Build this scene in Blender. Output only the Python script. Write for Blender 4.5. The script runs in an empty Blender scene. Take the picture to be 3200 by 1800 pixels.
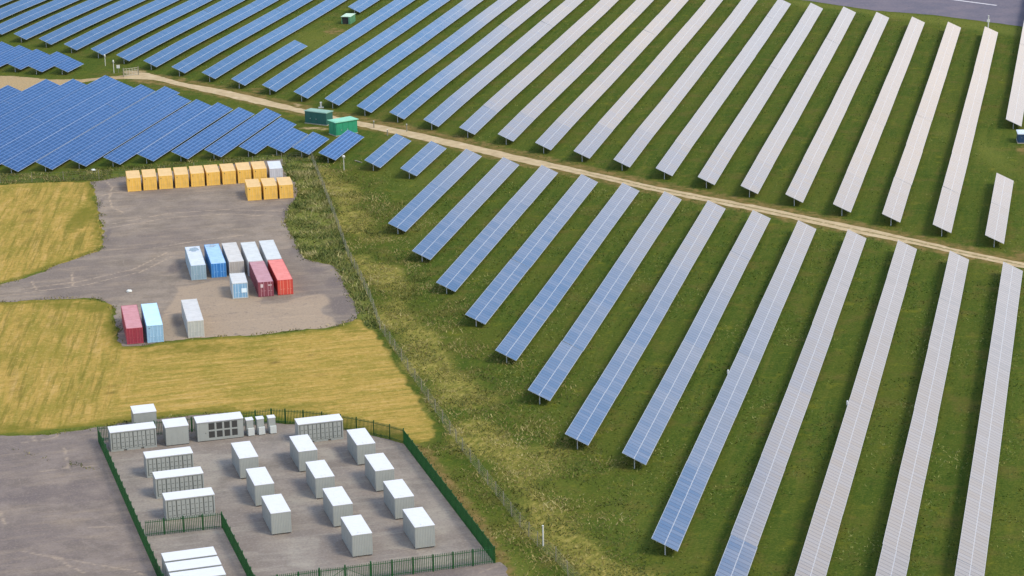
import bpy, bmesh, math, random
import numpy as np
from mathutils import Vector, Matrix
from mathutils.geometry import delaunay_2d_cdt

random.seed(7)
RNG = np.random.default_rng(11)
SC = bpy.context.scene
COL = SC.collection

# ------------------------------------------------------------------ camera
CAM_Z = 113.549
cam_data = bpy.data.cameras.new('camera')
cam_data.sensor_width = 36.0
cam_data.lens = 7626.016 / 3200 * 36.0
cam_data.clip_start = 1.0
cam_data.clip_end = 20000.0
cam = bpy.data.objects.new('camera', cam_data)
COL.objects.link(cam)
_f = Vector((0.0, 0.95692364, -0.29033969))
_r = Vector((0.9998012, -0.005789, -0.01907982))
_u = Vector((0.01993871, 0.29028198, 0.95673341))
cam.matrix_world = Matrix(((_r.x, _u.x, -_f.x, 0), (_r.y, _u.y, -_f.y, 0), (_r.z, _u.z, -_f.z, CAM_Z), (0, 0, 0, 1)))
SC.camera = cam

# ------------------------------------------------------------------ light
PHI = 0.2375502                       # azimuth of the solar rows
AL = Vector((math.sin(PHI), math.cos(PHI), 0))
PE = Vector((math.cos(PHI), -math.sin(PHI), 0))
SUN_AZ, SUN_EL = math.radians(122), math.radians(48)
world = bpy.data.worlds.new('World')
SC.world = world
world.use_nodes = True
wn, wl = world.node_tree.nodes, world.node_tree.links
wn.clear()
def wnode(t, **k):
    n = wn.new(t)
    for a, b in k.items(): setattr(n, a, b)
    return n
def wmath(op, a, b=None, c=None):
    n = wnode('ShaderNodeMath', operation=op)
    for i, v in enumerate((a, b, c)):
        if v is None: continue
        if isinstance(v, (int, float)): n.inputs[i].default_value = v
        else: wl.new(v, n.inputs[i])
    return n.outputs[0]
def wsmooth(v, a, b):
    n = wnode('ShaderNodeMapRange', interpolation_type='SMOOTHSTEP')
    wl.new(v, n.inputs[0]); n.inputs[1].default_value = a; n.inputs[2].default_value = b
    return n.outputs[0]
sky = wnode('ShaderNodeTexSky', sky_type='NISHITA', sun_disc=False, sun_elevation=SUN_EL, sun_rotation=SUN_AZ)
sky.air_density = 1.0; sky.dust_density = 0.6; sky.ozone_density = 1.4
tc = wnode('ShaderNodeTexCoord')
sep = wnode('ShaderNodeSeparateXYZ'); wl.new(tc.outputs['Generated'], sep.inputs[0])
dz = wmath('ADD', sep.outputs[2], 0.12)
cmb = wnode('ShaderNodeCombineXYZ')
wl.new(wmath('DIVIDE', sep.outputs[0], dz), cmb.inputs[0]); wl.new(wmath('DIVIDE', sep.outputs[1], dz), cmb.inputs[1])
nz = wnode('ShaderNodeTexNoise'); nz.inputs['Scale'].default_value = 1.3; nz.inputs['Detail'].default_value = 6.0; nz.inputs['Roughness'].default_value = .55
wl.new(cmb.outputs[0], nz.inputs['Vector'])
nz2 = wnode('ShaderNodeTexNoise'); nz2.inputs['Scale'].default_value = 7.0; nz2.inputs['Detail'].default_value = 5.0
wl.new(tc.outputs['Generated'], nz2.inputs['Vector'])
# a cloud bank low over the horizon with a ragged top, broken cloud overhead, a gap of blue between
edge = wmath('ADD', sep.outputs[2], wmath('MULTIPLY', wmath('SUBTRACT', nz2.outputs[0], .5), .10))
veil = wmath('MULTIPLY', wsmooth(sep.outputs[0], .405, .47), .16)
def bulge(x0, w, k):      # towers and dips along the top of the bank
    q = wmath('DIVIDE', wmath('SUBTRACT', sep.outputs[0], x0), w)
    return wmath('MULTIPLY', wmath('POWER', 2.718, wmath('MULTIPLY', wmath('MULTIPLY', q, q), -1.0)), k)
gate = wmath('MULTIPLY', wsmooth(sep.outputs[0], .208, .178), .05)
gate = wmath('ADD', gate, wmath('ADD', bulge(.240, .022, -.022), bulge(.288, .014, .012)))
bank = wsmooth(wmath('ADD', wmath('SUBTRACT', edge, veil), gate), .336, .298)
broken = wsmooth(nz.outputs[0], .46, .60)
dt = wnode('ShaderNodeVectorMath', operation='DOT_PRODUCT'); wl.new(tc.outputs['Generated'], dt.inputs[0])
_g = Vector((math.sin(math.radians(12)) * math.cos(math.radians(27)), math.cos(math.radians(12)) * math.cos(math.radians(27)), math.sin(math.radians(27))))
dt.inputs[1].default_value = _g
gap = wsmooth(dt.outputs['Value'], .955, .80)
cover = wmath('MAXIMUM', bank, wmath('MULTIPLY', broken, gap))
mix = wnode('ShaderNodeMix', data_type='RGBA'); mix.clamp_result = False
tn = wnode('ShaderNodeMix', data_type='RGBA', blend_type='MULTIPLY'); tn.inputs[0].default_value = 1.0
wl.new(sky.outputs[0], tn.inputs[6]); tn.inputs[7].default_value = (1.02, 1.40, 1.56, 1)
wl.new(cover, mix.inputs[0]); wl.new(tn.outputs[2], mix.inputs[6])
nz3 = wnode('ShaderNodeTexNoise'); nz3.inputs['Scale'].default_value = 13.0; nz3.inputs['Detail'].default_value = 4.0; nz3.inputs['Roughness'].default_value = .55
wl.new(tc.outputs['Generated'], nz3.inputs['Vector'])
cc = wnode('ShaderNodeMix', data_type='RGBA')                       # thick warm-white cloud, thinner blue-grey cloud
wl.new(wsmooth(nz3.outputs[0], .36, .60), cc.inputs[0])
cc.inputs[6].default_value = (5.5, 5.75, 6.3, 1); cc.inputs[7].default_value = (7.9, 6.85, 5.9, 1); cc.clamp_result = False
wl.new(cc.outputs[2], mix.inputs[7])
bg = wnode('ShaderNodeBackground'); bg.inputs[1].default_value = 0.15
wl.new(mix.outputs[2], bg.inputs[0])
wo = wnode('ShaderNodeOutputWorld'); wl.new(bg.outputs[0], wo.inputs[0])

sun_data = bpy.data.lights.new('sun', 'SUN')
sun_data.energy = 1.9
sun_data.angle = math.radians(17)
sun_data.color = (1.0, .90, .71)
sun = bpy.data.objects.new('sun', sun_data)
COL.objects.link(sun)
_d = Vector((math.sin(SUN_AZ) * math.cos(SUN_EL), math.cos(SUN_AZ) * math.cos(SUN_EL), math.sin(SUN_EL)))
sun.rotation_euler = _d.to_track_quat('Z', 'Y').to_euler()
sun.location = (60, 300, 150)

vs = SC.view_settings
vs.view_transform = 'Standard'; vs.look = 'None'; vs.gamma = 1.0; vs.use_curve_mapping = False
vs.exposure = 0.70
SC.cycles.max_bounces = 5
SC.cycles.glossy_bounces = 3

# ------------------------------------------------------------------ survey (metres on the ground plane)
YARD = [(-79.2,449.2), (-73.3,452.7), (-61.3,457.8), (-49.4,463.0), (-44.3,464.1), (-43.4,455.1), (-40.7,445.7), (-39.2,435.9), (-39.4,434.3), (-40.4,423.8), (-39.9,416.3), (-38.0,407.2), (-36.1,398.8), (-34.8,393.3), (-31.9,390.8), (-29.6,388.8), (-28.5,385.3), (-28.2,383.6), (-26.2,373.9), (-24.7,366.8), (-23.9,363.2), (-24.3,360.1), (-26.4,356.2), (-30.1,354.9), (-34.6,353.8), (-39.0,352.5), (-47.6,351.6), (-52.6,350.0), (-55.4,348.6), (-58.2,348.0), (-59.6,351.6), (-62.2,364.1), (-63.3,369.4), (-65.9,372.5), (-68.4,373.7), (-75.5,372.9), (-81.6,372.0), (-87.6,371.1), (-88.6,375.9), (-83.5,381.7), (-77.8,388.7), (-77.1,390.9), (-70.6,400.7), (-69.9,403.7), (-71.4,412.2), (-74.1,426.3), (-76.9,438.6)]
APRON_TAN = [(-55.5,356.1), (-54.5,367.6), (-53.8,377.9), (-46.9,381.1), (-39.5,368.2), (-32.6,371.2), (-30.5,372.1), (-29.7,365.9), (-28.2,356.9), (-28.4,354.3), (-34.1,352.3), (-43.6,350.6), (-53.1,348.9)]
ASPHALT = [(-76.0,309.9), (-69.6,310.2), (-63.1,310.4), (-56.7,312.7), (-52.6,314.9), (-49.0,316.0), (-44.3,316.9), (-40.1,317.9), (-35.3,313.8), (-32.3,313.2), (-28.2,312.1), (-23.5,309.9), (-18.9,307.2), (-16.7,305.8), (-14.8,304.0), (-13.0,298.2), (-8.5,283.4), (-2.7,264.1), (-2.2,264.3), (-0.8,259.8), (0.8,254.3), (-4.3,246.0), (-31.8,240.0), (-61.3,241.4)]
PAD = [(-55.8,307.4), (-47.8,309.1), (-32.2,312.7), (-28.2,311.8), (-23.4,309.7), (-18.9,307.2), (-14.8,304.0), (-8.5,282.9), (-2.7,263.6), (-12.1,260.9), (-29.8,255.7), (-39.2,253.1), (-41.9,261.8)]
GOLD = [(-108.9,449.8), (-96.5,448.0), (-89.4,448.9), (-79.3,449.6), (-76.8,438.6), (-74.0,426.3), (-71.2,412.1), (-69.8,403.9), (-70.6,400.3), (-77.0,390.6), (-83.5,381.4), (-89.9,375.1), (-89.2,371.6), (-81.7,372.1), (-75.5,372.9), (-68.4,373.7), (-65.9,372.6), (-63.4,369.5), (-62.3,364.2), (-59.6,351.6), (-58.1,347.5), (-55.3,348.0), (-52.6,349.6), (-47.5,351.2), (-38.9,352.2), (-30.1,354.5), (-26.4,355.8), (-24.3,359.6), (-23.0,358.8), (-20.5,351.0), (-17.8,341.4), (-14.6,327.5), (-12.2,316.3), (-10.1,308.9), (-10.6,304.6), (-13.2,304.2), (-14.8,304.9), (-19.0,308.2), (-28.3,312.8), (-40.2,318.2), (-49.0,316.2), (-56.8,313.0), (-69.6,310.3), (-78.2,310.1)]
BROWNSTRIP = [(-14.8,304.4), (-13.2,304.2), (-11.2,302.2), (-7.8,290.5), (-3.7,276.4), (-1.0,264.9), (0.8,257.0), (-0.7,257.1), (-2.7,264.1), (-8.5,283.7)]
WEEDS = [(-39.1,462.9), (-35.9,457.5), (-32.2,447.3), (-27.6,428.1), (-23.8,410.5), (-19.8,394.1), (-16.1,378.9), (-11.5,361.3), (-7.3,343.7), (-3.0,324.8), (1.3,308.9), (4.5,296.6), (7.4,283.1), (10.9,270.6), (13.7,259.1), (14.9,254.5), (7.7,254.9), (4.6,263.8), (2.4,269.1), (-0.6,277.9), (-4.7,292.6), (-8.8,307.4), (-14.1,329.4), (-17.5,343.1), (-20.2,353.8), (-22.4,368.3), (-24.4,379.3), (-27.4,393.9), (-31.4,419.6), (-34.3,437.4), (-38.1,457.7)]
SCRUB = [(-44.0,462.0), (-38.3,460.3), (-34.5,437.4), (-31.2,417.4), (-27.6,394.1), (-24.6,378.6), (-22.5,367.4), (-20.3,353.8), (-21.6,353.9), (-23.8,361.3), (-24.7,368.1), (-26.2,375.2), (-28.2,384.3), (-29.6,389.8), (-32.0,391.9), (-34.6,394.0), (-35.9,399.2), (-37.7,407.4), (-39.7,416.5), (-40.1,423.7), (-39.1,434.3), (-38.9,436.3), (-40.3,446.7), (-43.0,455.6)]
TRACK_U = [(-87.5,547.2), (-84.5,550.1), (-82.1,549.3), (-78.7,545.1), (-73.9,538.7), (-64.4,530.9), (-54.9,521.2), (-43.6,508.2), (-36.8,501.4), (-31.5,496.4), (-21.2,486.8), (-9.7,475.4), (0.5,464.3), (13.7,450.9), (27.9,436.2), (45.9,420.2), (61.5,405.4), (68.8,397.9), (75.8,390.1), (83.8,382.5), (92.3,373.9)]
TRACK_L = [(-87.0,543.6), (-83.4,542.6), (-79.9,541.9), (-74.7,536.1), (-63.7,524.7), (-54.3,514.6), (-43.2,504.1), (-36.5,496.9), (-31.2,491.3), (-23.1,483.5), (-9.6,469.7), (0.5,459.4), (13.5,447.1), (27.6,432.5), (45.5,416.3), (60.8,400.9), (68.3,394.4), (75.3,387.1), (83.2,379.6), (91.6,370.9)]
SAND = [(-127.7,551.8), (-116.4,550.1), (-113.4,549.8), (-107.9,547.1), (-104.1,544.9), (-97.2,544.3), (-93.4,545.7), (-87.6,547.9), (-84.3,549.7), (-83.3,542.6), (-86.9,542.9), (-93.1,542.2), (-96.9,539.1), (-102.1,531.8), (-112.0,527.8), (-122.8,528.8)]
RUNWAY = [(68.8,635.3), (76.7,625.9), (86.0,616.3), (93.0,609.2), (106.1,601.6), (118.7,590.2), (125.3,583.7), (137.9,571.0), (171.9,644.0), (163.7,723.3), (98.3,731.9), (54.6,668.1)]
LINE = [(115.5,621.5), (124.4,612.7)]
FENCE = [(-38.5,462.4), (-34.3,437.4), (-31.4,419.6), (-27.4,393.9), (-24.4,379.3), (-22.4,368.3), (-20.2,353.8), (-17.5,343.1), (-14.1,329.3), (-8.7,307.4), (-6.9,300.6), (-4.7,292.6), (-2.5,284.8), (-0.6,277.9), (0.4,274.4), (2.4,268.4), (4.5,263.8), (5.8,259.5), (7.6,254.0)]
FENCE_N = [(-38.5,462.4), (-44.3,461.3), (-55.0,457.1), (-71.5,451.4), (-84.7,450.0), (-96.7,449.5), (-101.5,448.9)]
PAL_LEFT = [(-55.8,307.1), (-41.9,261.8), (-39.2,253.1)]
PAL_BACK = [(-55.8,307.1), (-43.6,310.2), (-33.1,313.0), (-31.2,312.7), (-28.7,312.1), (-26.1,311.2), (-23.5,310.0), (-21.3,308.8), (-18.9,307.3), (-16.7,305.7), (-14.8,304.0)]
PAL_RIGHT = [(-14.8,304.0), (-2.7,263.6)]
PAL_FRONT = [(-2.7,263.6), (-5.2,262.9), (-12.1,260.9), (-16.9,259.6), (-19.8,258.7), (-22.7,258.0), (-29.8,256.0), (-39.2,253.1)]
PAL_INNER_A = [(-44.9,273.7), (-35.8,275.9)]
PAL_INNER_B = [(-35.8,275.9), (-31.4,261.3), (-29.3,254.3)]
P_CCTV = [(-31.7,453.9), (-93.5,558.6), (-90.2,549.9), (116.6,583.4)]
P_SIGN = [(-89.2,550.2)]
P_POST = [(3.1,268.5), (-27.7,489.6), (-20.8,485.6), (-24.6,482.2), (-39.9,509.0)]
P_GATE = [(-87.4,545.8), (-85.3,547.0)]
P_LITTER = [(-61.6,376.2), (-80.3,457.6), (-29.3,460.3)]
TRACKWEAR = [(-87.7,554.7), (-74.6,544.6), (-55.4,525.8), (-37.3,506.6), (-21.2,493.2), (0.6,469.6), (28.2,440.9), (46.3,424.2), (69.4,401.5), (84.4,385.5), (92.9,376.7), (90.9,368.0), (82.7,377.5), (67.7,391.3), (45.2,413.3), (27.4,429.3), (0.5,456.1), (-23.0,481.0), (-36.5,494.2), (-54.1,512.2), (-74.2,532.5), (-85.6,540.1)]
ROWS = [('A',-1,-12.35,486.9,716.9), ('A',0,-12.18,399.4,442.2), ('A',1,-21.18,404.7,584.0), ('A',2,-30.19,410.1,588.8), ('A',3,-39.2,415.3,594.3), ('A',4,-48.23,420.6,599.4), ('A',5,-56.94,425.4,605.4), ('A',6,-65.62,430.6,609.7), ('A',7,-74.39,435.9,615.2), ('A',8,-83.43,441.2,620.4), ('A',9,-92.34,446.8,625.6), ('A',10,-101.17,452.3,630.8), ('A',11,-110.12,458.3,636.0), ('A',12,-119.18,462.9,641.2), ('A',13,-128.19,468.5,646.4), ('A',14,-136.99,474.0,651.6), ('A',15,-145.52,478.9,656.8), ('A',16,-154.35,484.6,662.0), ('A',17,-163.11,490.2,667.2), ('A',18,-172.23,495.9,672.4), ('A',19,-181.08,500.9,545.9), ('A',119,-181.52,590.6,677.6), ('A',20,-190.14,506.7,682.8), ('A',21,-199.23,511.7,688.0), ('A',22,-208.24,517.3,693.2), ('A',23,-217.18,522.9,698.4), ('A',24,-225.89,528.5,703.6), ('A',25,-234.78,533.4,708.8), ('A',26,-243.72,539.0,714.0), ('A',27,-252.52,544.1,719.2), ('A',28,-261.39,549.5,724.4), ('A',29,-270.26,554.9,729.6), ('A',30,-279.13,560.3,734.8), ('B',1,-130.42,433.8,456.0), ('B',2,-121.86,428.8,451.0), ('B',3,-113.39,391.0,445.7), ('B',4,-104.65,375.0,440.2), ('B',5,-96.01,358.2,435.3), ('B',6,-87.2,342.4,429.5), ('B',7,-78.54,326.1,424.5), ('B',8,-69.93,309.7,419.7), ('B',9,-61.19,293.4,414.7), ('B',10,-52.53,287.8,409.4), ('B',11,-43.88,260.9,403.9), ('B',12,-34.97,238.0,399.4), ('B',13,-26.16,238.0,394.2), ('B',14,-17.31,238.0,389.3), ('B',15,-8.61,238.0,384.2), ('C',0,-140.78,438.4,457.9), ('C',1,-147.3,441.9,455.3), ('C',2,-152.7,442.7,458.3), ('C',3,-157.9,440.8,466.6), ('C',4,-163.81,437.4,474.5), ('C',5,-169.75,434.9,474.6), ('C',6,-175.85,432.3,478.3), ('C',7,-181.46,428.9,480.6), ('C',8,-187.53,426.6,484.7), ('C',9,-193.06,423.2,492.1), ('C',10,-199.04,420.7,493.0), ('C',11,-204.9,418.0,495.3), ('C',12,-210.8,415.3,501.3), ('C',13,-216.6,412.5,496.7), ('C',14,-222.5,409.8,495.4), ('C',15,-228.4,407.0,488.2), ('D',0,-226.7,509.4,518.7), ('D',1,-232.7,508.6,525.1), ('D',2,-238.8,510.5,527.2), ('D',3,-245.0,511.5,531.2), ('D',4,-251.2,512.5,534.7)]
STREAKS = [(-103.5,453.0),(-76.9,450.9),(-68.5,399.6),(-60.7,361.3),(-57.6,346.9),(-54.7,333.5),(-57.7,311.6),(-73.9,309.9)]
VERGE = [(70.3,626.6),(76.6,624.9),(93.0,608.6),(105.9,601.0),(118.5,589.4),(125.2,582.9),(131.5,576.5),(128.6,563.0),(115.7,578.1),(103.3,591.0),(91.9,601.7),(84.0,611.3),(75.0,616.8)]
FRINGE = [(-101.2,456.5),(-91.8,455.8),(-88.1,456.7),(-56.6,465.7),(-39.8,467.7),(-31.8,461.0),(-38.5,460.8),(-44.4,464.4),(-61.4,458.3),(-73.4,453.3),(-79.4,450.1),(-96.6,448.5),(-99.6,448.8)]
FIELD_B = [(-25.2,451.6),(-10.8,468.5),(82.9,378.4),(57.8,256.9),(15.2,259.0),(12.8,263.8),(1.4,310.1),(-7.3,344.4),(-19.9,396.1)]
FIELD_A = [(-99.1,580.4),(-49.3,640.0),(67.9,626.9),(124.8,581.3),(84.6,386.6),(46.2,422.4),(-5.8,472.1),(-63.2,533.2)]
WEAR = [(-42.6,595.6,3.6,5.87,0.8),(-55.6,528.1,2.86,4.69,0.7),(99.3,458.9,1.53,5.77,0.9),(84.1,386.7,1.57,4.2,0.9),(18.4,443.2,3.6,3.37,0.5),(-45.3,513.6,1.74,3.18,0.6),(16.1,296.0,2.48,4.62,0.35),(9.8,291.8,2.46,3.37,0.4),(9.3,302.3,1.69,1.68,0.5),(-85.1,552.0,4.5,5.12,0.6),(0.5,315.3,1.76,3.87,0.4),(4.4,337.0,2.33,5.82,0.35),(40.5,422.9,3.43,3.1,0.5)]
LUSH = [(-76.7,424.1,2.92,8.09,0.95),(-77.2,417.7,2.3,5.68,0.8),(-76.5,436.5,1.2,9.47,0.6),(-68.8,312.9,6.18,3.24,0.7),(-65.7,368.3,3.07,3.47,0.9),(-71.1,370.0,6.18,2.8,0.7),(-62.2,359.8,1.25,7.46,0.8),(-47.0,346.2,12.54,4.31,0.65),(-24.5,354.1,3.43,4.47,0.6),(92.9,457.1,2.74,15.57,0.8),(88.6,473.6,3.78,11.06,0.6),(-45.3,582.8,8.63,20.12,0.75),(-16.5,446.0,5.46,14.61,0.45),(-15.5,414.1,3.39,12.74,0.35),(-48.8,316.9,8.9,2.89,0.5),(-31.4,319.7,8.95,3.32,0.6),(-78.0,388.7,7.01,4.22,0.5),(-90.0,433.0,3.58,7.03,0.3),(14.9,273.4,6.17,12.02,0.35),(3.6,289.9,4.89,13.33,0.35)]
SPOTS = [(-58.1,329.6,1.11,0.31,1),(-57.1,327.2,0.64,0.35,0.9),(-36.2,344.8,0.38,0.46,0.8),(-29.7,341.8,0.38,0.45,0.8),(-34.9,338.9,0.76,0.37,0.8),(-27.5,333.2,0.65,0.36,0.5),(-87.1,428.2,1.48,1.38,0.5),(-86.1,421.6,1.28,1.34,0.4),(-76.5,360.7,0.3,3.35,0.4),(-71.7,331.7,0.28,8.64,0.35),(-71.5,362.0,0.2,5.05,0.35),(-17.5,348.9,0.58,0.93,0.4),(-44.3,331.4,1.85,0.28,0.4),(-36.8,339.6,1.89,0.3,0.4)]
BARE = [(-40.5,490.5,2.99,1.75,0.8),(-45.2,512.6,1.53,2.85,0.7),(-38.4,489.1,1.99,1.45,0.7),(-85.6,550.6,3.74,2.91,0.8),(-62.8,529.1,5.74,1.68,0.3)]
YARD_DARK = [(-26.8,366.6,2.28,5.78,1),(-28.8,379.8,2.09,7.26,0.7),(-39.7,424.6,1.63,10.03,0.9),(-70.6,409.8,0.79,8.43,0.8),(-75.1,429.5,0.83,11.49,0.8),(-56.1,390.0,1.72,4.21,0.9),(-76.2,445.9,2.45,4.43,0.7),(-51.9,427.8,10.56,6.8,0.35),(-75.1,378.5,8.94,5.12,0.45),(-53.8,404.5,4.46,4.91,0.3),(-48.4,367.2,4.07,2.57,0.4),(-36.5,401.2,2.21,8.03,0.7),(-51.5,359.1,1.5,3.62,0.6),(-32.2,386.5,2.66,3.75,0.7)]  # includes container shade painted left of the pale blue and off-white ones
YARD_OIL_SHADE = [(-52.3,360.7,0.9,4.32,0.7),(-54.6,384.3,1.17,1.86,0.6),(-44.7,360.2,1.0,1.32,0.4),(-42.2,352.9,0.2,0.8,0.9),(-72.9,450.5,0.62,5.01,0.5)]  # first spot is the off-white container's shadow, painted into the ground colour
ROW_BOXES = [('B',11,322.6),('B',13,312.6)]
YARD_LINES = [[(-76.5,449.1),(-74.7,444.4),(-73.9,435.6),(-72.5,429.8),(-69.9,426.0)],[(-76.1,437.9),(-73.7,440.5),(-70.0,440.7)],[(-78.6,383.3),(-77.1,378.6)],[(-72.9,388.4),(-71.4,380.4)],[(-40.4,367.5),(-34.9,365.4),(-30.3,367.6)],[(-61.2,402.0),(-54.0,406.1),(-46.6,409.1)]]
APRON_LINES = [[(-66.4,307.2),(-64.3,308.0)],[(-64.6,307.8),(-64.9,309.7)],[(-64.3,308.0),(-61.6,309.2),(-61.9,310.2)],[(-52.2,277.0),(-47.0,277.5)],[(-56.2,268.7),(-49.6,265.5),(-44.7,263.4),(-42.2,260.9)],[(-59.5,270.3),(-54.8,267.7),(-50.7,263.2)],[(-61.9,296.3),(-57.9,297.6),(-54.5,298.2)],[(-60.0,305.0),(-58.0,296.6)],[(-56.5,304.2),(-55.3,304.5)],[(-4.4,260.9),(-2.1,262.8)],[(-64.2,282.7),(-62.8,278.5)]]
YARD_LINES = [[(-76.5,449.1),(-74.7,444.4),(-73.9,435.6),(-72.5,429.8),(-69.9,426.0)],[(-76.1,437.9),(-73.7,440.5),(-70.0,440.7)],[(-78.6,383.3),(-77.1,378.6)],[(-72.9,388.4),(-71.4,380.4)],[(-40.4,367.5),(-34.9,365.4),(-30.3,367.6)],[(-61.2,402.0),(-54.0,406.1),(-46.6,409.1)],[(-70.8,418.2),(-61.9,424.5),(-51.8,426.6),(-41.2,424.7)],[(-70.7,415.7),(-61.5,421.4),(-51.5,423.7),(-41.5,421.2)],[(-79.9,378.8),(-70.6,382.7),(-62.7,389.5),(-58.6,398.9)],[(-78.5,377.0),(-69.7,380.5),(-61.4,387.6),(-57.2,396.8)],[(-57.7,361.1),(-52.2,364.9),(-45.6,368.7)],[(-47.5,358.8),(-40.7,360.0),(-30.4,361.8)]]


# ------------------------------------------------------------------ helpers: objects
def tag(o, label=None, cat=None, group=None, kind=None):
    if label: o['label'] = label
    if cat: o['category'] = cat
    if group: o['group'] = group
    if kind: o['kind'] = kind
    return o
def empty(name, loc, rz=0.0):
    o = bpy.data.objects.new(name, None); COL.objects.link(o)
    o.empty_display_size = .3
    o.location = loc; o.rotation_euler = (0, 0, rz)
    return o
def link_mesh(name, me, parent=None, loc=None, rot=None):
    o = bpy.data.objects.new(name, me); COL.objects.link(o)
    if parent: o.parent = parent
    if loc is not None: o.location = loc
    if rot is not None: o.rotation_euler = rot
    return o
def copy_tree(o, parent=None):
    c = o.copy(); COL.objects.link(c); c.parent = parent
    for ch in o.children: copy_tree(ch, c)
    return c
class MB:
    """collects boxes, prisms and quads into one mesh"""
    def __init__(s): s.v = []; s.f = []; s.m = []; s.uv = {}
    def quad(s, a, b, c, d, m=0, uv=None):
        i = len(s.v); s.v += [tuple(a), tuple(b), tuple(c), tuple(d)]; s.f.append((i, i+1, i+2, i+3)); s.m.append(m)
        if uv: s.uv[len(s.f)-1] = uv
        return s
    def box(s, x0, y0, z0, x1, y1, z1, m=0):
        i = len(s.v)
        s.v += [(x0,y0,z0),(x1,y0,z0),(x1,y1,z0),(x0,y1,z0),(x0,y0,z1),(x1,y0,z1),(x1,y1,z1),(x0,y1,z1)]
        for f in ((0,3,2,1),(4,5,6,7),(0,1,5,4),(1,2,6,5),(2,3,7,6),(3,0,4,7)):
            s.f.append(tuple(i+k for k in f)); s.m.append(m)
        return s
    def bar(s, p, q, w, t=None, m=0, n=4):
        p, q = Vector(p), Vector(q); t = t or w
        d = (q - p).normalized(); up = Vector((0,0,1)) if abs(d.z) < .9 else Vector((1,0,0))
        a = d.cross(up).normalized(); b = a.cross(d)
        i = len(s.v)
        for e in (p, q):
            for k in range(n):
                an = 2*math.pi*(k+.5)/n
                s.v.append(tuple(e + a*math.cos(an)*w*.7071 + b*math.sin(an)*t*.7071))
        for k in range(n): s.f.append((i+k, i+(k+1)%n, i+n+(k+1)%n, i+n+k)); s.m.append(m)
        s.f.append(tuple(i+k for k in range(n-1,-1,-1))); s.m.append(m)
        s.f.append(tuple(i+n+k for k in range(n))); s.m.append(m)
        return s
    def corr(s, p, q, z0, z1, n, depth, m=0):
        """a corrugated sheet from p to q (2-d), ribs standing out to the right of p->q"""
        p, q = Vector((p[0],p[1],0)), Vector((q[0],q[1],0)); d = q-p; L = d.length; d.normalize()
        nr = Vector((d.y, -d.x, 0)); st = L/n; pts = []
        for k in range(n):
            for fr, dp in ((0,0),(.25,0),(.38,1),(.87,1)):
                pts.append(p + d*(st*(k+fr)) + nr*(depth*dp))
        pts.append(q)
        for a, b in zip(pts, pts[1:]):
            s.quad((a.x,a.y,z0),(b.x,b.y,z0),(b.x,b.y,z1),(a.x,a.y,z1), m)
        return s
    def mesh(s, name, mats):
        me = bpy.data.meshes.new(name)
        me.from_pydata(s.v, [], s.f)
        for mt in (mats if isinstance(mats, (list, tuple)) else [mats]): me.materials.append(mt)
        me.polygons.foreach_set('material_index', s.m)
        if s.uv:
            l = me.uv_layers.new(name='UVMap')
            for fi, uv in s.uv.items():
                for k, li in enumerate(me.polygons[fi].loop_indices): l.data[li].uv = uv[k]
        me.update()
        return me
    def build(s, name, mats, parent=None, loc=None, rot=None):
        return link_mesh(name, s.mesh(name, mats), parent, loc, rot)

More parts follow.
